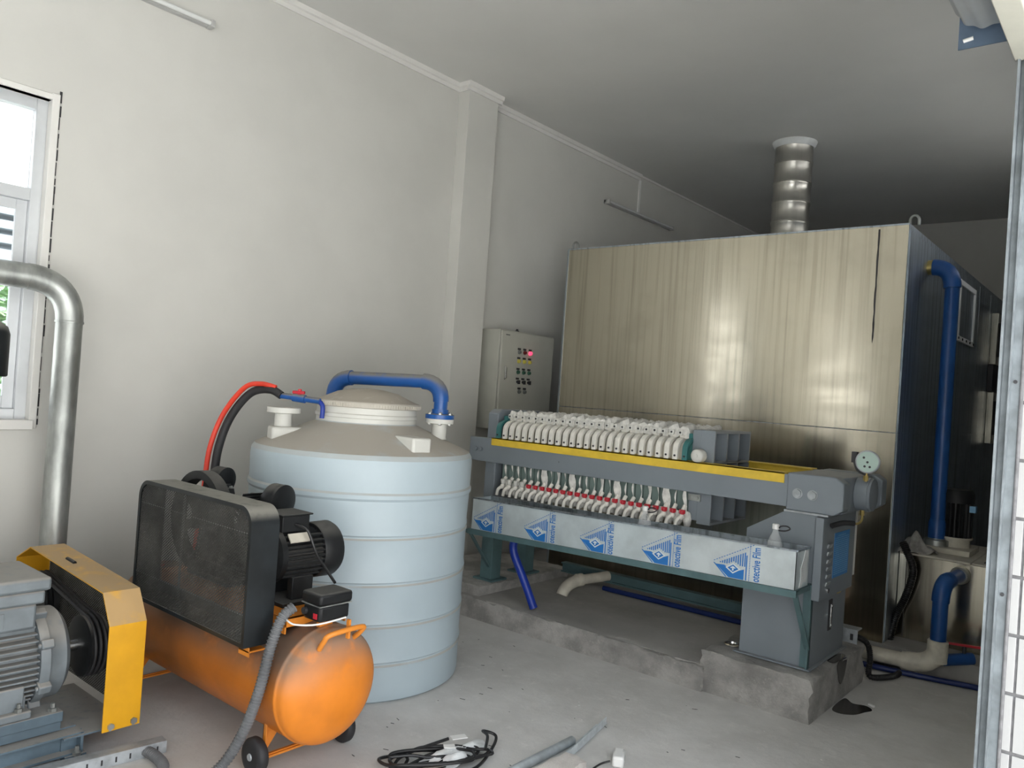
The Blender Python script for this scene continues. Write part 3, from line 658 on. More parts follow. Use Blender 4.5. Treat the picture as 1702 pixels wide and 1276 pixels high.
MB().lathe(Vector((gx, gy+.03, gz))+nrm*.0295, [(.051, 0), (.051, .002)], nrm, 32).obj('gauge_face', 'gaugef', ga)
u_ = nrm.cross(Vector((0, 0, 1))).normalized(); v2 = u_.cross(nrm)
for du, dv in ((-.018, .02), (0, -.002), (.012, -.025), (-.012, -.024)):
    MB().lathe(Vector((gx, gy+.03, gz))+nrm*.0315+u_*-du+v2*dv, [(.006, 0), (.006, .001)], nrm, 10).obj('dial_dot', 'dark', ga)
MB().tube([(-1.150, 4.23, 1.205), (-1.195, 4.24, 1.225), (-1.215, 4.25, 1.27)], .006, 8, smooth=4).box(-1.225, -1.20, 4.235, 4.27, 1.26, 1.315).obj('gauge_plug', 'dark', FP)
MB().tube([(-1.155, 4.22, 1.02), (-1.145, 4.20, .985), (-1.155, 4.17, .962), (-1.19, 4.10, .962)], .006, 8, smooth=5).cyl((-1.152, 4.22, 1.0), (-1.152, 4.22, 1.025), .012, 6).obj('brass_fitting', 'brass', FP)
MB().tube([(-1.17, 4.15, .962), (-1.20, 4.08, .965), (-1.235, 4.02, .95)], .013, 10, smooth=5).obj('hydraulic_hose', 'rubber', FP)
# right stand
SX0, SX1, SY0, SY1, SZ = -1.665, -1.302, 4.02, 4.555, .222
sd = MB().prism([(SX0, SZ), (SX1, SZ), (SX1, .990), (-1.47, .990), (SX0, .872)], 'y', SY0, SY1).obj('stand', 'press', FP, bevel=.003)
MB().prism([(SX0-.02, SZ), (SX1+.015, SZ), (SX1+.015, SZ+.008), (SX0-.02, SZ+.008)], 'y', SY0-.03, SY1+.03).obj('foot_plate', 'press', sd, bevel=.002)
MB().box(-1.47, -1.25, SY0-.015, SY1, .990, 1.000).obj('top_plate', 'galv', sd)
dp = MB().box(-1.302, -1.262, 3.985, 4.515, .575, .985).obj('door_panel', 'press', sd, bevel=.004)
lb = MB().box(-1.262, -1.2605, 4.17, 4.415, .665, .895).obj('instruction_label', 'labelb', dp)
rng = random.Random(3)
b = MB()
for k in range(19):
    z = .878-k*.0108; y0 = 4.18+(.05 if k == 0 else 0)
    while y0 < 4.40-(.05 if k == 0 else 0):
        l = rng.uniform(.008, .03); b.box(-1.2605, -1.2602, y0, min(y0+l, 4.405), z-.0028, z+.0018); y0 += l+.006
b.obj('print', 'labelt', lb, smooth=False, kind='stuff')
for k in range(6): MB().obox((-1.259, 4.095, .84-k*.038), (.008, .062, .022), Matrix.Rotation(R(18), 3, 'Y')).obj('louvre', 'galv', dp, bevel=.002)
MB().cyl((-1.262, 4.11, .615), (-1.256, 4.11, .615), .014, 12).obj('lock', 'chrome', dp)
MB().box(-1.302, -1.298, 4.275, 4.325, .37, .53).obj('handle_plate', 'dark', sd)
MB().box(-1.296, -1.288, 4.282, 4.300, .39, .51).cyl((-1.298, 4.291, .40), (-1.285, 4.291, .40), .008, 8).cyl((-1.298, 4.291, .50), (-1.285, 4.291, .50), .008, 8).obj('handle', 'chrome', sd, bevel=.002)
MB().box(-1.302, -1.2995, 4.40, 4.46, .545, .585).obj('name_plate', 'yelstrip', sd)
MB().box(-1.31, -1.285, 4.60, 4.63, .62, .99).obj('wire_duct', 'white', FP)
# left stand
for y in (4.10, 4.47):
    l = MB().box(-3.575, -3.475, y, y+.10, .21, 1.02).obj('leg', 'teal', FP, bevel=.003)
    MB().box(-3.61, -3.44, y-.03, y+.13, .205, .217).obj('foot_plate', 'teal', l)
# tray and its frame
def tz(x, lo=True): return (.600 if lo else .798)+(x+3.45)*(.0225 if lo else .0175)
xl, xr = -3.415, -1.318; ty0, ty1 = 3.80, 3.975
tr = MB().prism([(xl, tz(xl)), (xr, tz(xr)), (xr, tz(xr, 0)), (xl, tz(xl, 0))], 'y', ty0, ty0+.003)
tin = MB().prism([(xl+.003, tz(xl)), (xr-.003, tz(xr)), (xr-.003, tz(xr)+.004), (xl+.003, tz(xl)+.004)], 'y', ty0+.003, ty1-.003)
tin.prism([(xl+.003, tz(xl)), (xr-.003, tz(xr)), (xr-.003, tz(xr, 0)), (xl+.003, tz(xl, 0))], 'y', ty1-.003, ty1).prism([(xl+.003, tz(xl)), (xr-.003, tz(xr)), (xr-.003, tz(xr, 0)), (xl+.003, tz(xl, 0))], 'y', ty0+.0031, ty0+.0045)
tr.box(xr-.003, xr, ty0, ty1, tz(xr), tz(xr, 0)).box(xl, xl+.003, ty0, ty1, tz(xl), tz(xl, 0))
tr = tr.obj('drip_tray', 'film', FP, smooth=False, label='long drip tray still in printed protective film')
tin.obj('tray_liner', 'steel_s', tr, smooth=False)
MB().beam((xl, ty0+.002, tz(xl, 0)), (xr, ty0+.002, tz(xr, 0)), .014, .008).beam((xl, ty1, tz(xl, 0)), (xr, ty1, tz(xr, 0)), .014, .008).beam((xr, ty0, tz(xr, 0)), (xr, ty1, tz(xr, 0)), .014, .008, (0, 0, 1)).obj('tray_rim', 'steel_s', tr)
tf = [(0, 0), (.02, .05), (.012, .09), (.04, .13), (.06, .175), (.10, .178), (.105, .14), (.09, .10), (.11, .06), (.085, .015), (.05, .02), (.03, -.005)]
MB().prism([(ty0+.05+a, tz(xr)+.006+b_) for a, b_ in tf], 'x', xr+.0005, xr+.003).obj('torn_film', 'filmtorn', tr, smooth=False)
# printed pattern on the film: fan of stripes over a blue triangle, and upright lettering
yf = ty0-.0006
def decal(polys, m_, name):
    b = MB()
    for p in polys: b.prism(p, 'y', yf, yf+.0005)
    return b.obj(name, m_, tr, smooth=False)
def logo(x0):
    zb = tz(x0)+.004
    P_ = lambda u, v_: (x0+u*1.33, zb+v_+u*.02)
    # left corner (0,.062) apex (.168,.178) foot of the triangle (.045,0)-(.135,0)
    solid = [[P_(.004, .056), P_(.040, .058), P_(.075, .030), P_(.118, .052), P_(.118, .0), P_(.058, .0)]]
    solid.append([P_(-.006, .062), P_(.0, .062), P_(.052, 0), P_(.046, 0)])
    solid.append([P_(.124, .0), P_(.129, .0), P_(.129, .125), P_(.124, .122)])
    for k in range(13):
        u = .012+k*.0088; top = .066+u*.70*.95-.006; bot = .066 if (u < .05 or u > .10) else .066+.018*(1-abs(u-.075)/.025)
        bot = max(.052 if u > .1 else .062, bot)
        if top > bot+.004: solid.append([P_(u, bot), P_(u+.0048, bot), P_(u+.0048, top), P_(u, top-.003)])
    for k in range(17):
        u = -.004+k*.0100; v_ = .072+u*.70
        solid.append([P_(u, v_), P_(u+.006, v_+.0042), P_(u+.006, v_+.0082), P_(u, v_+.0040)])
    for k in range(22):
        v_ = .0+k*.0085
        solid.append([P_(.137, v_), P_(.140, v_), P_(.140, v_+.005), P_(.137, v_+.005)])
    decal(solid, 'ink', 'printed_emblem')
    b = MB(); b.prism([P_(.075, .022), P_(.105, .048), P_(.075, .074), P_(.045, .048)], 'y', yf-.0006, yf-.0001)
    w1 = b.obj('printed_emblem', 'inkw', tr, smooth=False)
    b = MB()
    b.prism([P_(.075, .029), P_(.097, .048), P_(.075, .067), P_(.053, .048)], 'y', yf-.0011, yf-.0007)
    b.obj('printed_emblem', 'ink', tr, smooth=False)
    b = MB().prism([P_(.064, .050), P_(.075, .060), P_(.086, .050), P_(.081, .048), P_(.078, .051), P_(.078, .038), P_(.072, .036), P_(.072, .051), P_(.069, .047)], 'y', yf-.0016, yf-.0012)
    b.obj('printed_emblem', 'inkw', tr, smooth=False)
LOGX = [-3.391, -2.973, -2.559, -2.151, -1.731]
TEXX = [-3.194, -2.783, -2.377, -1.961, -1.53]
for x in LOGX: logo(x)
for x in TEXX:
    m_ = Matrix.Translation((x+.035, yf, tz(x)+.004)) @ Matrix.Rotation(R(-90), 4, 'Y') @ Matrix.Rotation(R(90), 4, 'X') @ Matrix.Diagonal((1, 1.75, 1, 1))
    text('otective Film', .0325, m_, 'ink', 'printed_lettering', tr)
# support frame
b = MB().prism([(xl-.02, tz(xl)-.034), (xr+.012, tz(xr)-.034), (xr+.012, tz(xr)-.001), (xl-.02, tz(xl)-.001)], 'y', ty0-.012, ty0-.004)
b.prism([(xl-.02, tz(xl)-.006), (xr+.012, tz(xr)-.006), (xr+.012, tz(xr)-.001), (xl-.02, tz(xl)-.001)], 'y', ty0-.004, ty0+.03)
rl = b.obj('tray_rail', 'teal', FP)
zr = tz(xr)-.034
MB().box(xr-.002, xr+.012, ty0-.01, 4.012, zr+.01, zr+.034).obj('tray_arm', 'teal', rl)
MB().box(-1.345, -1.30, 4.008, 4.018, SZ+.01, zr+.036).box(-1.308, -1.30, 3.985, 4.018, SZ+.01, zr+.036).obj('upright', 'teal', rl)
MB().beam((xr+.004, ty0, zr+.01), (-1.308, 4.0, .33), .010, .026, (1, 0, 0)).obj('brace', 'teal', rl)
MB().box(-3.46, -3.44, ty0, 4.10, tz(xl)-.034, tz(xl)-.01).obj('tray_arm', 'teal', rl)
MB().beam((-3.44, ty0+.01, tz(xl)-.02), (-3.50, 4.10, .30), .010, .024, (1, 0, 0)).obj('brace', 'teal', rl)
MB().cyl((-3.13, 3.90, .58), (-3.13, 3.90, .625), .014, 12).obj('tray_outlet', 'pewhite', tr)

# ------------------------------------------------------------------ filter plates
GP = 'filter plates packed side by side in the press'
PT = .0535
def cloth_top(seed):
    """folded cloth lump over the top edge of a plate"""
    rng = random.Random(seed); b = MB(); n = 10
    for part in range(2):
        rings = []
        for i in range(n+1):
            y = 4.075+(.46)*i/n; w_ = rng.uniform(.018, .036); h = rng.uniform(.002, .032); xo = rng.uniform(-.014, .014)
            z = 1.335+part*.004
            rings.append([(xo+w_*math.cos(a)*(1+.25*rng.random()), y+rng.uniform(-.012, .012), z+max(-.035, h*1.3*math.sin(a)+(.0 if math.sin(a) > 0 else -.02))+rng.uniform(0, .012)) for a in [2*math.pi*k/10 for k in range(10)]])
        b.ring(rings)
    # frayed corner drooping on the near side
    x = rng.uniform(-.015, .005)
    b.add([(x, 4.07, 1.35), (x+.03, 4.065, 1.355), (x+.030, 4.055, 1.335+rng.uniform(-.015, .012)), (x+.012, 4.052, 1.318+rng.uniform(0, .02)), (x-.004, 4.06, 1.34)], [(0, 1, 2, 3, 4)])
    return b
def strip(seed):
    rng = random.Random(seed+50); b = MB(); w_ = rng.choice([.003, .004, .005, .006, .010, .017, .022]); n = 8; vs = []
    x = rng.uniform(-.006, .004); ph = rng.uniform(0, 6)
    for i in range(n+1):
        z = 1.05-(.20 if w_ > .01 else .16)*i/n; xx = x+.006*math.sin(i*.9+ph); ww = w_*(1+.3*math.sin(i*1.3+ph))
        vs += [(xx-ww, 4.035+.006*math.sin(i*1.1+ph), z), (xx+ww, 4.035+.006*math.cos(i*1.4+ph), z)]
    b.add(vs, [(2*i, 2*i+1, 2*i+3, 2*i+2) for i in range(n)])
    # bunched cloth hanging beside the tap
    rings = []; rr = rng.uniform(.012, .020)
    for i in range(7):
        z = .90-.085*i/6; r_ = rr*(.5+.8*math.sin(math.pi*(i+1)/8))
        rings.append([(.012+r_*math.cos(a)*(1+.35*rng.random()), 4.055+r_*.9*math.sin(a)*(1+.4*rng.random()), z+rng.uniform(-.006, .006)) for a in [2*math.pi*k/9 for k in range(9)]])
    b.ring(rings)
    return b
def arch(b, x, w_, r_=.007):
    """D shaped carrying handle in the plane across the press"""
    outer = []; inner = []
    y0, y1, z0 = 3.992, 4.075, BT+.008
    pts = [(y0, z0)]+[(y0+.002, z0+.06)]
    for k in range(1, 9):
        a = math.pi/2*k/8; pts.append((y0+.002+(y1-y0)*(1-math.cos(a)), z0+.06+.062*math.sin(a)))
    ip = [(y0+.022, z0+.004)]+[(y0+.022, z0+.055)]
    for k in range(1, 9):
        a = math.pi/2*k/8; ip.append((y0+.022+(y1-y0-.02)*(1-math.cos(a)), z0+.055+.044*math.sin(a)))
    b.prism(pts+ip[::-1], 'x', x-w_/2, x+w_/2)
    # narrow rib following the inside of the arch
    jp = [(p[0]+.010, p[1]-.002) for p in ip]
    b.prism(ip+jp[::-1], 'x', x-w_*.12, x+w_*.12)
    return b
def collar_red(x):
    b = MB().lathe((x, 4.018, .886), [(.011, 0), (.014, .004), (.014, .016), (.009, .024)], (0, -.3, 1), 8)
    for k in range(5):
        a = 2*math.pi*k/5; b.obox((x+.014*math.cos(a), 4.014+.013*math.sin(a), .900), (.008, .007, .020), Matrix.Rotation(a, 3, 'Z'))
    return b
def tap(t, red, x=0):
    p = MB().cyl((x, 4.045, .93), (x, 4.02, .905), .012, 10).sphere((x-.002, 4.015, .872), .016, (1, 1, 1.2), 12, 6).tube([(x-.002, 4.015, .875), (x-.012, 4.002, .862), (x-.022, 3.992, .845), (x-.026, 3.990, .812)], .0105, 10, smooth=3).obj('tap', 'plate', t)
    if red: collar_red(x).obj('collar', 'tapred', p)
    else: MB().lathe((x, 4.018, .888), [(.013, 0), (.015, .005), (.015, .03), (.012, .034)], (0, -.2, 1), 8).obj('collar', 'pewhite', p)
def plate(name, x, m_, red, label, group, seed, withtap=True):
    t = thing(name, label, 'filter plate', (0, 0, 0), group)
    MB().box(-PT/2+.010, PT/2-.010, 4.070, 4.540, 1.02, 1.335).box(-PT/2+.014, PT/2-.014, 4.125, 4.530, .870, 1.02).obj('plate_body', m_, t); MB().box(-PT/2+.003, PT/2-.003, 4.10, 4.50, .885, 1.30).obj('gasket_or_shade_core', 'plateshade', t)  # inner core box painted in the tone of the shaded plates
    hd = arch(MB(), 0, .030).obj('handle', m_, t, bevel=.004)
    MB().cyl((0, 3.9915, BT+.03), (0, 3.9875, BT+.03), .0062, 8).obj('screw', 'dark', hd)
    if m_ != 'tealp':
        MB().box(-.013, .013, 4.040, 4.050, 1.322, 1.350).box(-.006, .006, 4.05, 4.07, 1.325, 1.345).obj('eyelet', 'pewhite', t, bevel=.003)
        MB().cyl((0, 4.040, 1.336), (0, 4.0385, 1.336), .0065, 8).obj('eyelet_hole', 'dark', t)
        cloth_top(seed).obj('cloth', 'cloth', t, ang=45); 
    if withtap: strip(seed).obj('cloth_strip', 'cloth', t, ang=180); tap(t, red)
    t.location.x = x
    return t
xs0, xs1, NP = -3.353, -2.098, 24
ordn = ['first', 'second', 'third', 'fourth', 'fifth', 'sixth', 'seventh', 'eighth', 'ninth', 'tenth', 'eleventh', 'twelfth', 'thirteenth', 'fourteenth', 'fifteenth', 'sixteenth', 'seventeenth', 'eighteenth', 'nineteenth', 'twentieth', 'twenty-first', 'twenty-second', 'twenty-third', 'twenty-fourth']
protos = []
def copy_tree(o, parent=None):
    c = o.copy(); COL.objects.link(c); c.parent = parent
    for ch_ in o.children: copy_tree(ch_, c)
    return c
for i in range(NP):
    x = xs0+(xs1-xs0)*i/(NP-1); red = i >= 4
    side = ('%s from the wall end' % ordn[i]) if i < 12 else ('%s from the gauge end' % ordn[NP-1-i])
    lab = 'white filter plate with %s tap, %s' % ('red collared' if red else 'all-white', side)
    if i in (0, 1, 4, 5, 6, 7, 8, 9):
        t = plate('filter_plate', x, 'plate', red, lab, GP, i); protos.append((red, t))
    else:
        pr_ = [q for r_, q in protos if r_ == red]; t = copy_tree(pr_[i*5 % len(pr_)]); t.location.x = x; t['label'] = lab
plate('filter_plate', -3.410, 'tealp', False, 'teal green end plate at the wall end of the row of white plates', 'teal end plates of the press', 30, False)
plate('filter_plate', -2.040, 'tealp', True, 'teal green end plate between the white plates and the grey moving head', 'teal end plates of the press', 31, True)

# ------------------------------------------------------------------ bottles in the tray
def bottle(label, x, y, z):
    t = thing('water_bottle', label, 'bottle', (x, y, z), 'empty water bottles in the drip tray')
    pr_ = [(.030, 0), (.038, .008), (.038, .05), (.035, .056), (.038, .062), (.038, .09), (.035, .096), (.038, .102), (.039, .14), (.036, .147), (.039, .154), (.036, .175), (.028, .20), (.016, .225), (.014, .235), (.014, .245)]
    MB().lathe((x, y, z), pr_, seg=28, caps=True).obj('bottle_body', 'pet', t, ang=60)
    MB().lathe((x, y, z+.243), [(.017, 0), (.017, .022), (.015, .025)], seg=20).obj('cap', 'white', t)
    MB().tube([(x+.016, y, z+.238), (x+.05, y-.01, z+.242), (x+.075, y-.012, z+.255), (x+.06, y-.01, z+.266), (x+.03, y-.005, z+.262), (x+.016, y, z+.250)], .0035, 8, smooth=4).obj('carry_loop', 'dark', t)
    return t
bottle('clear plastic water bottle with white cap at the gauge end of the tray', -1.462, 3.89, tz(-1.46)+.022)
bottle('clear plastic water bottle in the tray in front of the red taps', -2.19, 3.87, tz(-2.19)+.022)

# ------------------------------------------------------------------ things under the press
tag(MB().tube([(-3.13, 3.90, .565), (-3.135, 3.90, .52), (-3.12, 3.905, .46), (-3.06, 3.93, .33), (-2.985, 3.96, .155)], .026, 14, smooth=6).obj('blue_hose', 'bluehose'), 'bright blue hose hanging from the tray down to the plinth', 'hose')
wpv = thing('drain_elbow', 'cream drain pipe bending down into the plinth under the press', 'pipe', (-3.1, 4.45, .14))
MB().tube(bend((-3.10, 4.42, .14), (-3.10, 4.45, .225), (-3.05, 4.58, .235), 8), .040, 16).obj('elbow', 'pvcw', wpv)
MB().cyl((-3.065, 4.55, .232), (-2.98, 4.80, .245), .034, 16).obj('pipe', 'pvcw', wpv)
MB().cyl((-3.07, 4.54, .231), (-3.055, 4.585, .234), .044, 16).obj('socket', 'pvcw', wpv)
bb = MB().box(-3.42, -1.92, 4.86, 4.90, .185, .255).box(-3.42, -1.92, 4.84, 4.86, .245, .255).box(-3.42, -1.92, 4.84, 4.86, .185, .195)
tag(bb.obj('channel_beam', 'teal'), 'long grey-green steel channel lying low behind the press', 'beam')
tag(MB().tube([(-3.0, 4.78, .158), (-2.4, 4.79, .158), (-1.84, 4.79, .158)], .017, 12).obj('floor_hose', 'navy'), 'dark blue hose lying on the plinth under the press', 'hose')
tag(MB().lathe((-1.735, 4.10, .220), [(.045, 0), (.045, .006), (.035, .008), (.035, .003), (.01, .003)], seg=24).obj('drain_cover', 'chrome'), 'small round metal cover on the plinth at the left foot of the stand', 'cover')
def blob(pts, axis, a, b_, n=5):
    P3 = [Vector((p[0], p[1], 0)) for p in pts]; L_ = len(P3); out = []
    for i in range(L_):
        p0, p1, p2, p3 = P3[i-1], P3[i], P3[(i+1) % L_], P3[(i+2) % L_]
        for k in range(n):
            t = k/n; q = .5*((2*p1)+(-p0+p2)*t+(2*p0-5*p1+4*p2-p3)*t*t+(-p0+3*p1-3*p2+p3)*t**3); out.append((q.x, q.y))
    return MB().prism(out, axis, a, b_)
stn = blob([(-1.29, 4.27), (-1.262, 4.25), (-1.248, 4.27), (-1.246, 4.36), (-1.25, 4.44), (-1.28, 4.45), (-1.295, 4.36)], 'z', .2185, .2200)
s2_ = blob([(4.28, .217), (4.42, .217), (4.41, .15), (4.38, .11), (4.34, .095), (4.30, .14)], 'x', -1.2395, -1.2365); stn.add(s2_.v, s2_.f)
s2_ = blob([(-1.235, 4.22), (-1.19, 4.18), (-1.13, 4.22), (-1.10, 4.30), (-1.08, 4.36), (-1.12, 4.40), (-1.18, 4.38), (-1.235, 4.42)], 'z', .0005, .0015); stn.add(s2_.v, s2_.f)
tag(stn.obj('wet_stain', 'wet', smooth=False), 'dark wet stain running off the plinth corner onto the floor', 'stain')

# ------------------------------------------------------------------ compressor
CP = thing('air_compressor', 'dusty orange air compressor with black mesh guard in front of the white tank', 'compressor', (-3.0, 1.94, 0))
YC, ZC, RC = 1.94, .325, .225
prof = [(.0, -1.32-.07), (.10, -1.32-.06), (.18, -1.32-.035), (RC, -1.32), (RC, -.012), (RC+.002, -.010), (RC+.002, .0), (RC, .002), (RC-.004, .012)]+[(RC*math.cos(a)-.002, .012+.085*math.sin(a)) for a in [math.pi/2*k/10 for k in range(1, 11)]]
ct = MB().lathe((-2.445, YC, ZC), prof, (1, 0, 0), 64).obj('air_tank', 'orange', CP, ang=60)
MB().tube([(-2.385, YC-.085, ZC+.165), (-2.36, YC-.085, ZC+.20), (-2.34, YC-.07, ZC+.228), (-2.335, YC+.07, ZC+.235), (-2.355, YC+.085, ZC+.21), (-2.395, YC+.085, ZC+.175)], .010, 12, smooth=5).obj('handle', 'oring', CP)
for xx in (-2.56, -3.60):
    f = MB().box(xx-.02, xx+.0, YC-.17, YC-.164, .05, .20).box(xx-.02, xx, YC+.164, YC+.17, .05, .20).box(xx-.02, xx+.01, YC-.19, YC+.19, .05, .058)
    f.box(xx-.002, xx+.0, YC-.17, YC+.17, .05, .062).prism([(YC-.17, .05), (YC-.11, .13), (YC-.15, .19), (YC-.17, .19)], 'x', xx-.02, xx-.014).obj('foot_bracket', 'oring', CP, bevel=.001)
    for s_ in (-1, 1):
        yy = YC+s_*.205
        wh = MB().lathe((xx-.01, yy-.022, .068), [(.045, 0), (.062, .004), (.068, .012), (.068, .034), (.062, .042), (.045, .046)], (0, 1, 0), 32).obj('wheel', 'rubber', CP)
        MB().lathe((xx-.01, yy-.026, .068), [(.012, 0), (.014, .004), (.038, .008), (.044, .012), (.044, .042), (.038, .046), (.012, .052)], (0, 1, 0), 24).obj('hub', 'galv', wh)
# mounting saddle over the tank
sdl = MB().box(-3.50, -2.53, YC-.14, YC+.15, .575, .583).box(-3.50, -2.53, YC-.14, YC-.134, .52, .58).box(-3.50, -2.53, YC+.144, YC+.15, .52, .58).box(-2.536, -2.53, YC-.14, YC+.15, .545, .583)
sdl.obj('saddle', 'oring', CP, bevel=.001)
MB().box(-2.66, -2.59, 1.69, 1.80, .455, .462).box(-2.66, -2.59, 1.69, 1.694, .44, .475).obj('guard_bracket', 'oring', CP, bevel=.001)
# guard
gx0, gx1, gz0, gz1, gy0, gy1, rr_ = -3.43, -2.545, .495, 1.01, 1.635, 1.755, .075
def rrect(x0, x1, z0, z1, r, nn=8):
    p = [(x0, z0), (x1, z0)]
    p += [(x1-r+r*math.sin(a), z1-r+r*math.cos(a)) for a in [math.pi/2*(1-k/nn) for k in range(nn+1)]]
    p += [(x0+r-r*math.sin(a), z1-r+r*math.cos(a)) for a in [math.pi/2*k/nn for k in range(nn+1)]]
    return p
o_ = rrect(gx0, gx1, gz0, gz1, rr_); i_ = rrect(gx0+.004, gx1-.004, gz0+.004, gz1-.004, rr_-.004); f_ = rrect(gx0+.016, gx1-.016, gz0+.016, gz1-.016, rr_-.014)
b = MB(); n = len(o_)
vs = [(p[0], gy0, p[1]) for p in o_]+[(p[0], gy1, p[1]) for p in o_]+[(p[0], gy1, p[1]) for p in i_]+[(p[0], gy0+.003, p[1]) for p in i_]+[(p[0], gy0+.003, p[1]) for p in f_]+[(p[0], gy0, p[1]) for p in f_]
fs = []
for r_ in range(6):
    a_, c_ = r_*n, ((r_+1) % 6)*n
    fs += [(a_+k, a_+(k+1) % n, c_+(k+1) % n, c_+k) for k in range(n)]
gd = b.add(vs, fs).obj('belt_guard', 'guard', CP, ang=50)
MB().box(gx0+.01, gx1-.01, gy1-.004, gy1, gz0+.01, gz0+.06).obj('back_strip', 'guard', gd)
# expanded metal mesh
b = MB(); cw, chh = .0168, .0118; t_ = .0019
nxm, nzm = int((gx1-gx0-.02)/cw), int((gz1-gz0-.02)/chh)
def inside(x, z):
    x0, x1, z0, z1, r = gx0+.014, gx1-.014, gz0+.014, gz1-.014, rr_-.012
    if not (x0 <= x <= x1 and z0 <= z <= z1): return False
    if z > z1-r:
        for cxx in ((x0+r) if x < x0+r else None, (x1-r) if x > x1-r else None):
            if cxx is not None and math.hypot(x-cxx, z-(z1-r)) > r: return False
    return True
vs = []; fs = []
for j in range(nzm*2+2):
    for i in range(nxm+1):
        xa = gx0+.01+i*cw+(j % 2)*cw/2; za = gz0+.01+j*chh/2
        for dx in (-cw/2, cw/2):
            xb, zb = xa+dx, za+chh/2
            if inside(xa, za) and inside(xb, zb):
                k = len(vs)
                d = Vector((xb-xa, 0, zb-za)).normalized(); nn = Vector((-d.z, 0, d.x))*t_
                vs += [(xa+nn.x, gy0+.004, za+nn.z), (xb+nn.x, gy0+.004, zb+nn.z), (xb-nn.x, gy0+.006, zb-nn.z), (xa-nn.x, gy0+.006, za-nn.z)]
                fs.append((k, k+1, k+2, k+3))
b.add(vs, fs).obj('mesh_panel', 'mesh', gd, smooth=False, kind='stuff')
for z in (.61, .76, .91): MB().beam((gx0+.012, gy0+.008, z), (gx1-.012, gy0+.008, z), .0022, .0022).obj('mesh_wire', 'galvold', gd)
MB().box(-3.06, -3.045, gy0+.007, gy0+.011, gz0+.01, gz1-.01).obj('stay_bar', 'galvold', gd)
# flywheel with fan spokes, belts and motor pulley behind the mesh
fw = MB(); fcx, fcz, fyy = -3.20, .850, 1.81
ri = []
seg = 48
fw.lathe((fcx, fyy-.03, fcz), [(.18, 0), (.215, 0), (.215, .055), (.18, .055), (.18, 0)], (0, 1, 0), seg, caps=False)
fw.lathe((fcx, fyy-.035, fcz), [(.035, 0), (.035, .065)], (0, 1, 0), 20)
for k in range(6):
    a = 2*math.pi*k/6+.3; d = Vector((math.cos(a), 0, math.sin(a)))
    fw.obox(Vector((fcx, fyy, fcz))+d*.10, (.15, .008, .05), Matrix((d, Vector((0, 1, 0)), d.cross(Vector((0, 1, 0))))).transposed() @ Matrix.Rotation(R(35), 3, 'X'))
fw.obj('flywheel', 'black', CP)
MB().lathe((-2.755, 1.775, .775), [(.02, 0), (.055, 0), (.055, .045), (.02, .045)], (0, 1, 0), 24).obj('pulley', 'black', CP)
for dy in (-.008, .014):
    MB().beam((-3.18, fyy+dy, fcz+.195), (-2.755, fyy+dy, .830), .012, .008).beam((-3.18, fyy+dy, fcz-.195), (-2.755, fyy+dy, .720), .012, .008).obj('belt', 'rubber', CP)
# big dark disc of the second wheel above the guard (pump)
MB().box(-3.32, -3.06, 1.86, 2.06, .585, .80).box(-3.36, -3.02, 1.84, 2.08, .585, .61).cyl((-3.19, 1.84, .72), (-3.19, 2.09, .72), .085, 24).obj('crankcase', 'black', CP, bevel=.008)
def cyl_head(x0, z0, dx):
    d = Vector((dx, 0, 1)).normalized(); b = MB(); c0 = Vector((x0, 1.96, z0))
    for k in range(7): b.lathe(c0+d*(.018*k), [(.062, 0), (.062, .006), (.048, .007), (.048, .018)], d, 20)
    hd = b.obj('cylinder', 'black', CP)
    b = MB(); M_ = Matrix((d.cross(Vector((0, 1, 0))), Vector((0, 1, 0)), d)).transposed()
    b.obox(c0+d*.15, (.11, .13, .03), M_)
    for k in range(5): b.obox(c0+d*.175+M_ @ Vector((-.042+k*.021, 0, 0)), (.006, .12, .03), M_)
    b.obj('cylinder_head', 'black', hd, bevel=.003)
    for s_, t2 in ((-1, -1), (1, -1), (-1, 1), (1, 1)): MB().lathe(c0+d*.165+M_ @ Vector((s_*.046, t2*.055, 0)), [(.009, 0), (.009, .012)], d, 6).obj('bolt', 'galvold', hd)
cyl_head(-3.08, .79, .45); cyl_head(-3.30, .79, -.45)
def air_filter(c, ax, r):
    ax = Vector(ax).normalized(); c = Vector(c)
    f = MB().lathe(c, [(r*.5, 0), (r*.95, .004), (r, .010), (r, .050), (r*.93, .056), (r*.93, .058), (r*1.02, .06), (r*1.02, .072), (r*.8, .078), (r*.3, .079)], ax, 32).obj('air_filter', 'black', CP)
    MB().lathe(c-ax*.05, [(.016, 0), (.016, .055)], ax, 12).obj('neck', 'black', f)
air_filter((-2.95, 1.98, .965), (1, .25, -.05), .072)
air_filter((-3.50, 2.03, .985), (1, .3, -.05), .062)
MB().cyl((-3.50, 2.02, .98), (-3.32, 2.0, .945), .018, 12).cyl((-3.16, 2.02, .945), (-2.95, 1.985, .965), .018, 12).obj('intake_pipe', 'black', CP)
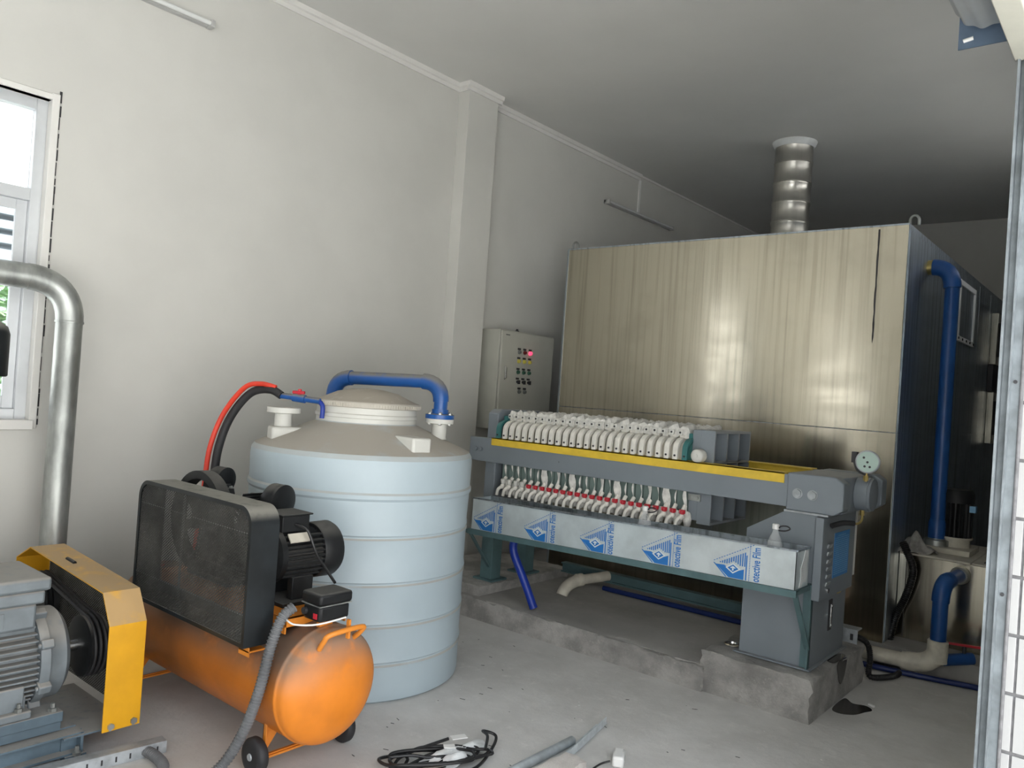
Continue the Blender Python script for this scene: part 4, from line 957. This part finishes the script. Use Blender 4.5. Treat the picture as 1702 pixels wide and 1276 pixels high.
# electric motor
mx, mz = -2.755, .775
b = MB(); prf = []
for i in range(80):
    a = 2*math.pi*i/80; rr2 = .100 if i % 2 else .088
    prf.append((mx+rr2*math.cos(a), mz+rr2*math.sin(a)))
mo = MB().prism(prf, 'y', 1.86, 2.07).obj('motor_body', 'black', CP, ang=20)
for k in range(-4, 5):
    z = mz+k*.020; rr2 = math.sqrt(.112**2-(k*.020)**2)
    MB().box(mx+rr2*.75, mx+rr2, 1.875, 2.065, z-.003, z+.003).obj('cooling_fin', 'black', mo)
MB().lathe((mx, 1.83, mz), [(.03, 0), (.09, .005), (.112, .02), (.112, .045)], (0, 1, 0), 32).obj('end_shield', 'black', mo)
MB().lathe((mx, 2.055, mz), [(.112, 0), (.116, .006), (.117, .085), (.108, .10), (.05, .105)], (0, 1, 0), 40).obj('fan_cover', 'black', mo)
MB().box(mx-.05, mx+.075, 1.86, 1.99, mz+.10, mz+.165).box(mx-.06, mx+.085, 1.85, 2.0, mz+.165, mz+.172).obj('terminal_box', 'black', mo, bevel=.004)
MB().box(mx-.10, mx+.115, 1.86, 2.06, .583, .600).box(mx-.08, mx-.05, 1.90, 2.03, .60, .69).box(mx+.05, mx+.085, 1.92, 2.02, .60, .69).obj('motor_foot', 'black', mo, bevel=.003)
MB().obox((mx+.093, 1.93, mz+.078), (.006, .09, .04), Matrix.Rotation(R(-40), 3, 'Y')).obj('name_plate', 'pvcw', mo)
MB().tube([(mx+.075, 1.92, mz+.13), (mx+.12, 1.95, mz+.11), (mx+.165, 1.97, mz+.02), (mx+.315, 1.95, mz-.06)], .006, 8, smooth=5).obj('cable', 'cable', mo)
# starter box
sb = MB().box(-2.475, -2.370, 1.835, 1.975, .592, .655).obj('starter_box', 'black', CP, bevel=.012)
MB().box(-2.482, -2.363, 1.828, 1.982, .655, .700).obj('cover', 'black', sb, bevel=.012)
MB().box(-2.480, -2.365, 1.83, 1.98, .652, .656).obj('gasket_or_shade_core', 'galvold', sb)
MB().box(-2.405, -2.385, 1.831, 1.8345, .605, .625).obj('rocker_switch', 'tapred', sb)
MB().cyl((-2.455, 1.834, .625), (-2.455, 1.822, .625), .013, 12).obj('cable_gland', 'dark', sb)
MB().box(-2.47, -2.45, 1.90, 1.96, .535, .592).box(-2.36, -2.345, 1.955, 1.965, .52, .592).obj('box_bracket', 'oring', sb)
tag(MB().tube([(-2.485, 1.80, .635), (-2.49, 1.755, .60), (-2.49, 1.715, .50), (-2.50, 1.685, .34), (-2.535, 1.655, .19), (-2.565, 1.60, .08), (-2.575, 1.50, .03), (-2.63, 1.43, .026), (-2.70, 1.44, .026), (-2.80, 1.50, .024), (-2.91, 1.515, .022), (-2.985, 1.50, .022)], .021, 14, smooth=8, ribs=.012).obj('corrugated_conduit', 'hosegrey', ang=18), 'grey corrugated conduit hanging in front of the orange air tank down to the floor', 'conduit')
MB().tube([(-2.50, 1.775, .598), (-2.46, 1.765, .592), (-2.43, 1.78, .585), (-2.38, 1.84, .588), (-2.36, 1.95, .60)], .0035, 8, smooth=4).obj('cable_tie', 'white', CP)
tag(MB().tube([(-3.49, 1.80, .60), (-3.58, 1.80, .565), (-3.66, 1.78, .49), (-3.72, 1.78, .33), (-3.74, 1.78, .01)], .006, 8, smooth=5).obj('thin_red_tube', 'red'), 'thin red air tube curving left out of the compressor guard', 'tube')

# ------------------------------------------------------------------ blower set at the left
BG = thing('belt_guard_housing', 'dusty yellow sheet metal belt guard with sloped end at the left', 'guard', (-3.5, 1.44, .1))
y0, y1 = 1.375, 1.517
prf = [(-3.045, .10), (-3.045, .502), (-3.12, .612), (-3.87, .655), (-4.02, .585), (-4.02, .50)]
th_ = .004
b = MB(); vs = []; fs = []
for (x, z) in prf: vs += [(x, y0, z), (x, y1, z)]
for i in range(5): fs.append((2*i, 2*i+1, 2*i+3, 2*i+2))
sh = b.add(vs, fs).obj('cover_sheet', 'yellow', BG, smooth=False)
m_ = sh.modifiers.new('solid', 'SOLIDIFY'); m_.thickness = .005; m_.offset = 1
MB().tube([(-3.62, y0+.06, .6475), (-3.58, y0+.06, .646), (-3.54, y0+.06, .643)], .008, 8).obj('slot', 'black', sh)
for yy in (y0+.03, y1-.025):
    MB().lathe((-3.043, yy, .118), [(.013, 0), (.013, .012)], (1, 0, 0), 6).box(-3.042, -3.0395, yy-.004, yy+.004, .10, .118).obj('bolt', 'galvold', BG)
# back side of perforated sheet, mesh
b = MB(); vs = []; fs = []; cw, chh, t_ = .016, .012, .0016
def ins(x, z):
    if x > -3.05 or x < -4.0 or z < .12: return False
    top = .502+(-3.045-x)/.075*.11 if x > -3.12 else (.612+(-3.12-x)*.0573 if x > -3.87 else .58)
    return z < top-.01
for j in range(92):
    for i in range(62):
        xa = -4.0+i*cw+(j % 2)*cw/2; za = .12+j*chh/2
        for dx in (-cw/2, cw/2):
            xb, zb = xa+dx, za+chh/2
            if ins(xa, za) and ins(xb, zb):
                k = len(vs); d = Vector((xb-xa, 0, zb-za)).normalized(); nn = Vector((-d.z, 0, d.x))*t_
                vs += [(xa+nn.x, y1-.006, za+nn.z), (xb+nn.x, y1-.006, zb+nn.z), (xb-nn.x, y1-.004, zb-nn.z), (xa-nn.x, y1-.004, za-nn.z)]; fs.append((k, k+1, k+2, k+3))
b.add(vs, fs).obj('mesh_panel', 'mesh', BG, smooth=False, kind='stuff')
BM = thing('blower_motor', 'big grey finned electric motor beside the yellow belt guard', 'motor', (-3.40, 1.05, .2))
bx, bz, br_ = -3.335, .36, .165
prf = []
for i in range(120):
    a = 2*math.pi*i/120; prf.append((bx+(br_-.02)*math.cos(a), bz+(br_-.02)*math.sin(a)))
mo = MB().prism(prf, 'y', .55, 1.20).obj('motor_body', 'motor', BM, ang=40)
for k in range(-6, 7):
    z = bz+k*.0225; q = math.sqrt(max(.0009, (br_+.012)**2-(k*.0225)**2)); 
    MB().box(bx+q*.5, bx+q, .56, 1.185, z-.0035, z+.0035).obj('cooling_fin', 'motor', mo, bevel=.0015)
for k in range(-4, 5):
    x = bx+k*.026; q = math.sqrt((br_+.012)**2-(k*.026)**2)
    MB().box(x-.003, x+.003, .56, 1.185, bz+q*.6, bz+q).obj('cooling_fin', 'motor', mo, bevel=.001)
MB().lathe((bx, 1.185, bz), [(.14, 0), (.180, .003), (.184, .01), (.184, .035), (.175, .045), (.172, .095), (.15, .115), (.06, .125), (.05, .13)], (0, 1, 0), 56).obj('end_shield', 'motor', mo)
for a in (25, 65, 115, 155, 205, 245, 295, 335):
    x, z = bx+.188*math.cos(R(a)), bz+.188*math.sin(R(a))
    MB().obox((x, 1.205, z), (.04, .045, .035), Matrix.Rotation(-R(a), 3, 'Y')).lathe((x+.01*math.cos(R(a)), 1.185, z), [(.011, 0), (.011, .012)], (0, -1, 0), 6).obj('lug', 'motor', mo, bevel=.006)
MB().box(bx-.13, bx+.155, .62, 1.17, bz+.14, bz+.235).obj('terminal_base', 'motor', mo, bevel=.012)
MB().box(bx-.14, bx+.170, .60, 1.19, bz+.235, bz+.285).obj('terminal_box', 'motor', mo, bevel=.010)
MB().box(bx-.15, bx+.183, .585, 1.205, bz+.285, bz+.335).obj('terminal_cover', 'motor', mo, bevel=.012)
MB().box(bx+.156, bx+.159, .80, 1.06, bz+.158, bz+.215).obj('name_plate', 'motor', mo, bevel=.001)
MB().box(bx-.18, bx+.20, .60, 1.16, .185, .215).box(bx+.10, bx+.175, .62, .72, .21, .30).box(bx+.10, bx+.175, 1.03, 1.14, .21, .30).box(bx+.13, bx+.165, .60, 1.15, .21, .26).obj('motor_foot', 'motor', mo, bevel=.006)
for y in (.70, 1.12): MB().lathe((bx+.186, y, .215), [(.014, 0), (.014, .014), (.007, .015), (.007, .03)], seg=6).obj('bolt', 'galvold', mo)
MB().cyl((bx, 1.30, bz), (bx, 1.44, bz), .022, 16).obj('shaft', 'chrome', mo)
for k in range(3): MB().tube([(bx+.02+.118*math.cos(a), 1.40+k*.02, bz+.118*math.sin(a)) for a in [math.pi*(.5-j/12*1.0) for j in range(13)]]+[(-3.82+.13*math.cos(a), 1.40+k*.02, .42+.13*math.sin(a)) for a in [math.pi*(-.5-j/12*1.0) for j in range(13)]]+[(bx+.02, 1.40+k*.02, bz+.118)], .007, 8).obj('belt', 'rubber', BM)
MB().lathe((-3.82, 1.385, .42), [(.03, 0), (.13, 0), (.135, .01), (.125, .02), (.135, .03), (.125, .04), (.135, .06), (.03, .07)], (0, 1, 0), 40).obj('pulley', 'black', BM)
pu = MB().lathe((bx+.02, 1.38, bz), [(.03, 0), (.11, 0), (.12, .004), (.12, .022), (.105, .03), (.12, .04), (.105, .05), (.12, .06), (.12, .075), (.03, .075)], (0, 1, 0), 40).obj('pulley', 'black', mo)
BF = thing('steel_skid', 'blue-grey painted steel skid under the big grey motor on the floor', 'skid', (-3.3, 1.1, 0))
for xx in (-3.10, -3.62):
    MB().box(xx-.07, xx, .45, 1.33, .095, .101).box(xx-.07, xx, .45, 1.33, .022, .030).box(xx-.050, xx-.042, .45, 1.33, .025, .10).obj('channel', 'base', BF)
MB().box(-3.66, -3.165, 1.25, 1.33, .10, .106).box(-3.66, -3.10, 1.325, 1.335, .02, .10).obj('cross_channel', 'base', BF)
for xx in (-3.19, -3.55): MB().box(xx-.04, xx+.04, .5, 1.27, .106, .145).box(xx-.055, xx+.055, .5, 1.27, .145, .184).obj('slide_rail', 'base', BF, bevel=.003)
MB().box(-3.14, -3.09, 1.27, 1.345, .0, .022).box(-3.14, -3.135, 1.27, 1.34, .02, .10).obj('foot', 'base', BF)
MB().lathe((-3.09, 1.31, .022), [(.016, 0), (.016, .012), (.008, .014), (.008, .035)], seg=6).obj('bolt', 'galvold', BF)
MB().lathe((-3.16, 1.24, .184), [(.016, 0), (.016, .012), (.008, .014), (.008, .03)], seg=6).obj('bolt', 'galvold', BF)
MB().box(-3.62, -3.09, 1.26, 1.50, .088, .094).obj('floor_plate', 'base', BF)
# slotted angle on the floor
sa = thing('slotted_angle', 'galvanised slotted angle bar lying on the floor at the lower left', 'bar', (-2.99, 1.35, 0))
a_, b_ = Vector((-3.02, 1.12, .045)), Vector((-2.965, 1.585, .045))
MB().beam(a_, b_, .052, .003).beam(a_+Vector((.026, -.003, -.022)), b_+Vector((.026, -.003, -.022)), .003, .044).beam(a_+Vector((-.026, .003, -.022)), b_+Vector((-.026, .003, -.022)), .003, .044).obj('channel', 'galv', sa)
dd = (b_-a_).normalized()
for k in range(6):
    p = b_-dd*(.035+.05*k)+Vector((.0285, -.003, -.022)); MB().beam(p-dd*.003, p+dd*.003, .001, .020).obj('slot', 'dark', sa)
# galvanised pipe by the window
gp = thing('galvanised_air_pipe', 'thick galvanised pipe rising in front of the window and bending left', 'pipe', (-4.15, 1.56, 0))
qx, qy = -4.13, 1.565
MB().cyl((qx, qy, 0), (qx, qy, 1.70), .060, 28).obj('pipe', 'galvold', gp)
MB().tube(bend((qx, qy, 1.69), (qx, qy, 1.885), (qx, qy-.20, 1.885), 12), .062, 28).obj('elbow', 'galvold', gp)
MB().cyl((qx, qy-.19, 1.885), (qx, .15, 1.885), .060, 28).obj('pipe', 'galvold', gp)
MB().lathe((qx, qy, 1.69), [(.0635, -.006), (.065, 0), (.0635, .006)], seg=28).obj('weld', 'galvold', gp)
# intake silencer at the left edge
si = thing('intake_silencer', 'dark rounded intake silencer at the left edge in front of the window', 'silencer', (-3.62, 1.06, .7))
MB().lathe((-3.62, 1.055, 1.42), [(.02, 0), (.09, .0), (.095, .005), (.095, .17), (.085, .20), (.05, .225), (.0, .232)], seg=32).obj('silencer_body', 'guard', si, ang=60)
MB().cyl((-3.62, 1.055, 0), (-3.62, 1.055, 1.42), .05, 20).obj('stand_pipe', 'galvold', si)

# ------------------------------------------------------------------ small things on the floor
tag(MB().lathe((-1.897, 2.86, .019), [(.014, 0), (.019, .003), (.019, .75)], (-.0, -1, 0), 18).obj('steel_tube', 'galvl', ang=60), 'short round galvanised tube lying on the floor in front', 'tube')
an = MB(); a_ = Vector((-1.912, 3.16, .004)); b_ = Vector((-1.80, 2.62, .004)); d = (b_-a_).normalized(); sd_ = d.cross(Vector((0, 0, 1)))
vs = [a_, a_-sd_*0+d*.05+sd_*.036, b_+sd_*.036, b_, a_+Vector((0, 0, .003)), a_+d*.05+sd_*.036+Vector((0, 0, .003)), b_+sd_*.036+Vector((0, 0, .003)), b_+Vector((0, 0, .003))]
an.add(vs, [(0, 1, 2, 3), (4, 5, 6, 7), (0, 1, 5, 4), (1, 2, 6, 5), (2, 3, 7, 6), (3, 0, 4, 7)])
an.beam(a_+d*.02+Vector((0, 0, .018)), b_+Vector((0, 0, .018)), .003, .036)
tag(an.obj('steel_angle', 'galvl', smooth=False), 'galvanised steel angle with a pointed cut end on the floor', 'bar')
ad = thing('power_adapter', 'small white power adapter with black lead on the floor', 'adapter', (-1.665, 2.84, 0))
ar = Matrix.Rotation(R(28), 3, 'Z')
MB().obox((-1.665, 2.86, .024), (.048, .095, .045), ar).obj('case', 'white', ad, bevel=.009)
for k in range(3): MB().obox(Vector((-1.665, 2.86, .024))+ar @ Vector((.0245, .02-.012*k, .0)), (.001, .006, .010), ar).obj('marking', 'galvold', ad)
MB().tube([(-1.678, 2.815, .02), (-1.70, 2.78, .012), (-1.70, 2.70, .006), (-1.66, 2.55, .006)], .004, 8, smooth=5).obj('lead', 'cable', ad)
st_ = rough_block('stone_block', -1.825, -1.715, 2.45, 2.70, 0, .05, 'stone', None, .006, 8)
tag(st_, 'broken pale concrete lump on the floor between the steel bars and adapter', 'rubble')
# coil of cable
rng = random.Random(11); pts = []; 
ccx, ccy = -2.17, 2.30
for k in range(74):
    a = k*.52; rx = .17+.05*math.sin(k*.37)+rng.uniform(-.012, .012); ry = .055+.035*math.sin(k*.23+1)
    th2 = R(62)
    u, v_ = rx*math.cos(a), ry*math.sin(a)
    pts.append((ccx+u*math.cos(th2)-v_*math.sin(th2)+.03*math.sin(k*.11), ccy+u*math.sin(th2)+v_*math.cos(th2), .008+.035*abs(math.sin(k*.19))*rng.uniform(.6, 1)))
cc = thing('cable_coil', 'tangled coil of black cable with a silvery packet on the floor in front', 'cable', (ccx, ccy, 0))
MB().tube(pts, .0065, 8, smooth=6).obj('cable', 'cable', cc)
pts2 = [(ccx+.12, ccy+.16, .05), (ccx+.06, ccy+.24, .06), (ccx+.0, ccy+.28, .05), (ccx+.04, ccy+.32, .03), (ccx+.10, ccy+.22, .02), (ccx+.16, ccy+.05, .02), (ccx+.12, ccy-.12, .03), (ccx, ccy-.2, .01), (ccx-.1, ccy-.1, .02), (ccx-.03, ccy+.1, .06)]
MB().tube(pts2, .0065, 8, smooth=8).obj('cable', 'cable', cc)
bgm = rag('plastic_packet', (ccx+.03, ccy+.10, .012), .055, .13, .06, 'filmtorn', 21, 12); bgm.modifiers.clear()
tag(bgm, 'crinkled silvery plastic packet lying in the cable coil', 'packet')
tag(MB().obox((ccx+.025, ccy+.10, .085), (.035, .065, .003), Matrix.Rotation(R(-25), 3, 'Z')).obox((ccx+.05, ccy+.02, .080), (.03, .045, .003), Matrix.Rotation(R(-40), 3, 'Z')).obj('paper_slip', 'white'), 'small white paper slips on the silvery packet', 'paper')
# grit and chips of plaster on the floor
rng = random.Random(17); b = MB()
for k in range(110):
    x = rng.uniform(-3.6, -.6); y = rng.uniform(1.9, 5.0)
    if (-4.2 < x < -1.2 and y > 3.85) or math.hypot(x-TX, y-TY) < .62 or (x < -2.3 and y < 2.2): continue
    s_ = rng.uniform(.001, .004)
    b.obox((x, y, s_*.4), (s_*2, s_*1.2, s_*.8), Matrix.Rotation(rng.uniform(0, 3), 3, 'Z'))
o = b.obj('plaster_chips', 'trim', smooth=False); tag(o, 'scattered tiny white plaster chips on the concrete floor', 'debris'); o['kind'] = 'stuff'
b = MB()
for k in range(45):
    x = rng.uniform(-3.2, -1.2); y = rng.uniform(2.0, 3.8)
    if math.hypot(x-TX, y-TY) < .62: continue
    b.obox((x, y, .001), (rng.uniform(.004, .03), .0025, .0015), Matrix.Rotation(rng.uniform(-.6, .6), 3, 'Z'))
o = b.obj('dark_scraps', 'dark', smooth=False); tag(o, 'thin dark scraps and straws scattered on the concrete floor', 'debris'); o['kind'] = 'stuff'
tag(MB().obox((-1.10, 4.42, .006), (.035, .012, .010), Matrix.Rotation(R(-30), 3, 'Z')).obj('plaster_piece', 'white'), 'single small white plaster piece on the floor right of the plinth', 'debris')

# ------------------------------------------------------------------ outside the window
hs = thing('neighbour_shed', 'pale metal shed with ribbed roof seen through the window', 'building', (-16, 5, 0))
MB().box(-19, -14, -2, 14, 0, 3.1).obj('wall', 'roof', hs)
b = MB()
for k in range(5): MB().box(-14.6+.0, -13.6, -3, 15, 3.0+k*.22, 3.12+k*.22).obj('roof_course', 'roof', hs)
tr_ = thing('garden_bush', 'dense green bush outside the window', 'bush', (-10, 3.2, 0))
rng = random.Random(9); b = MB(); vs = []; fs = []
for k in range(5200):
    a, h = rng.uniform(0, 6.28), rng.uniform(.1, 2.35); r_ = 1.5*math.sqrt(rng.random())*(1-.25*abs(h-1.2))
    c = Vector((-10+r_*math.cos(a)*.8, 3.4+r_*math.sin(a)*1.5, h)); q = Matrix.Rotation(rng.uniform(0, 6), 3, 'Z') @ Matrix.Rotation(rng.uniform(0, 3), 3, 'X')
    n_ = len(vs); s_ = .07
    vs += [c+q @ Vector(p) for p in ((-s_, 0, 0), (0, -s_*.5, .01), (s_, 0, 0), (0, s_*.5, .01))]; fs.append((n_, n_+1, n_+2, n_+3))
b.add(vs, fs).obj('foliage', 'leaf', tr_, smooth=False, kind='stuff')
MB().cyl((-10, 3.4, 0), (-10, 3.4, 1.8), .08, 10).obj('trunk', 'roof', tr_)
fn = thing('white_railing', 'low white railing outside the window', 'railing', (-7.5, 3, 0))
for z in (.35, .95): MB().box(-7.53, -7.47, -1, 7, z, z+.06).obj('rail', 'white', fn)
p0 = MB().box(-7.515, -7.485, -.9, -.87, .0, .98).obj('baluster', 'white', fn)
for k in range(1, 64):
    c = p0.copy(); COL.objects.link(c); c.location = (0, k*.125, 0)
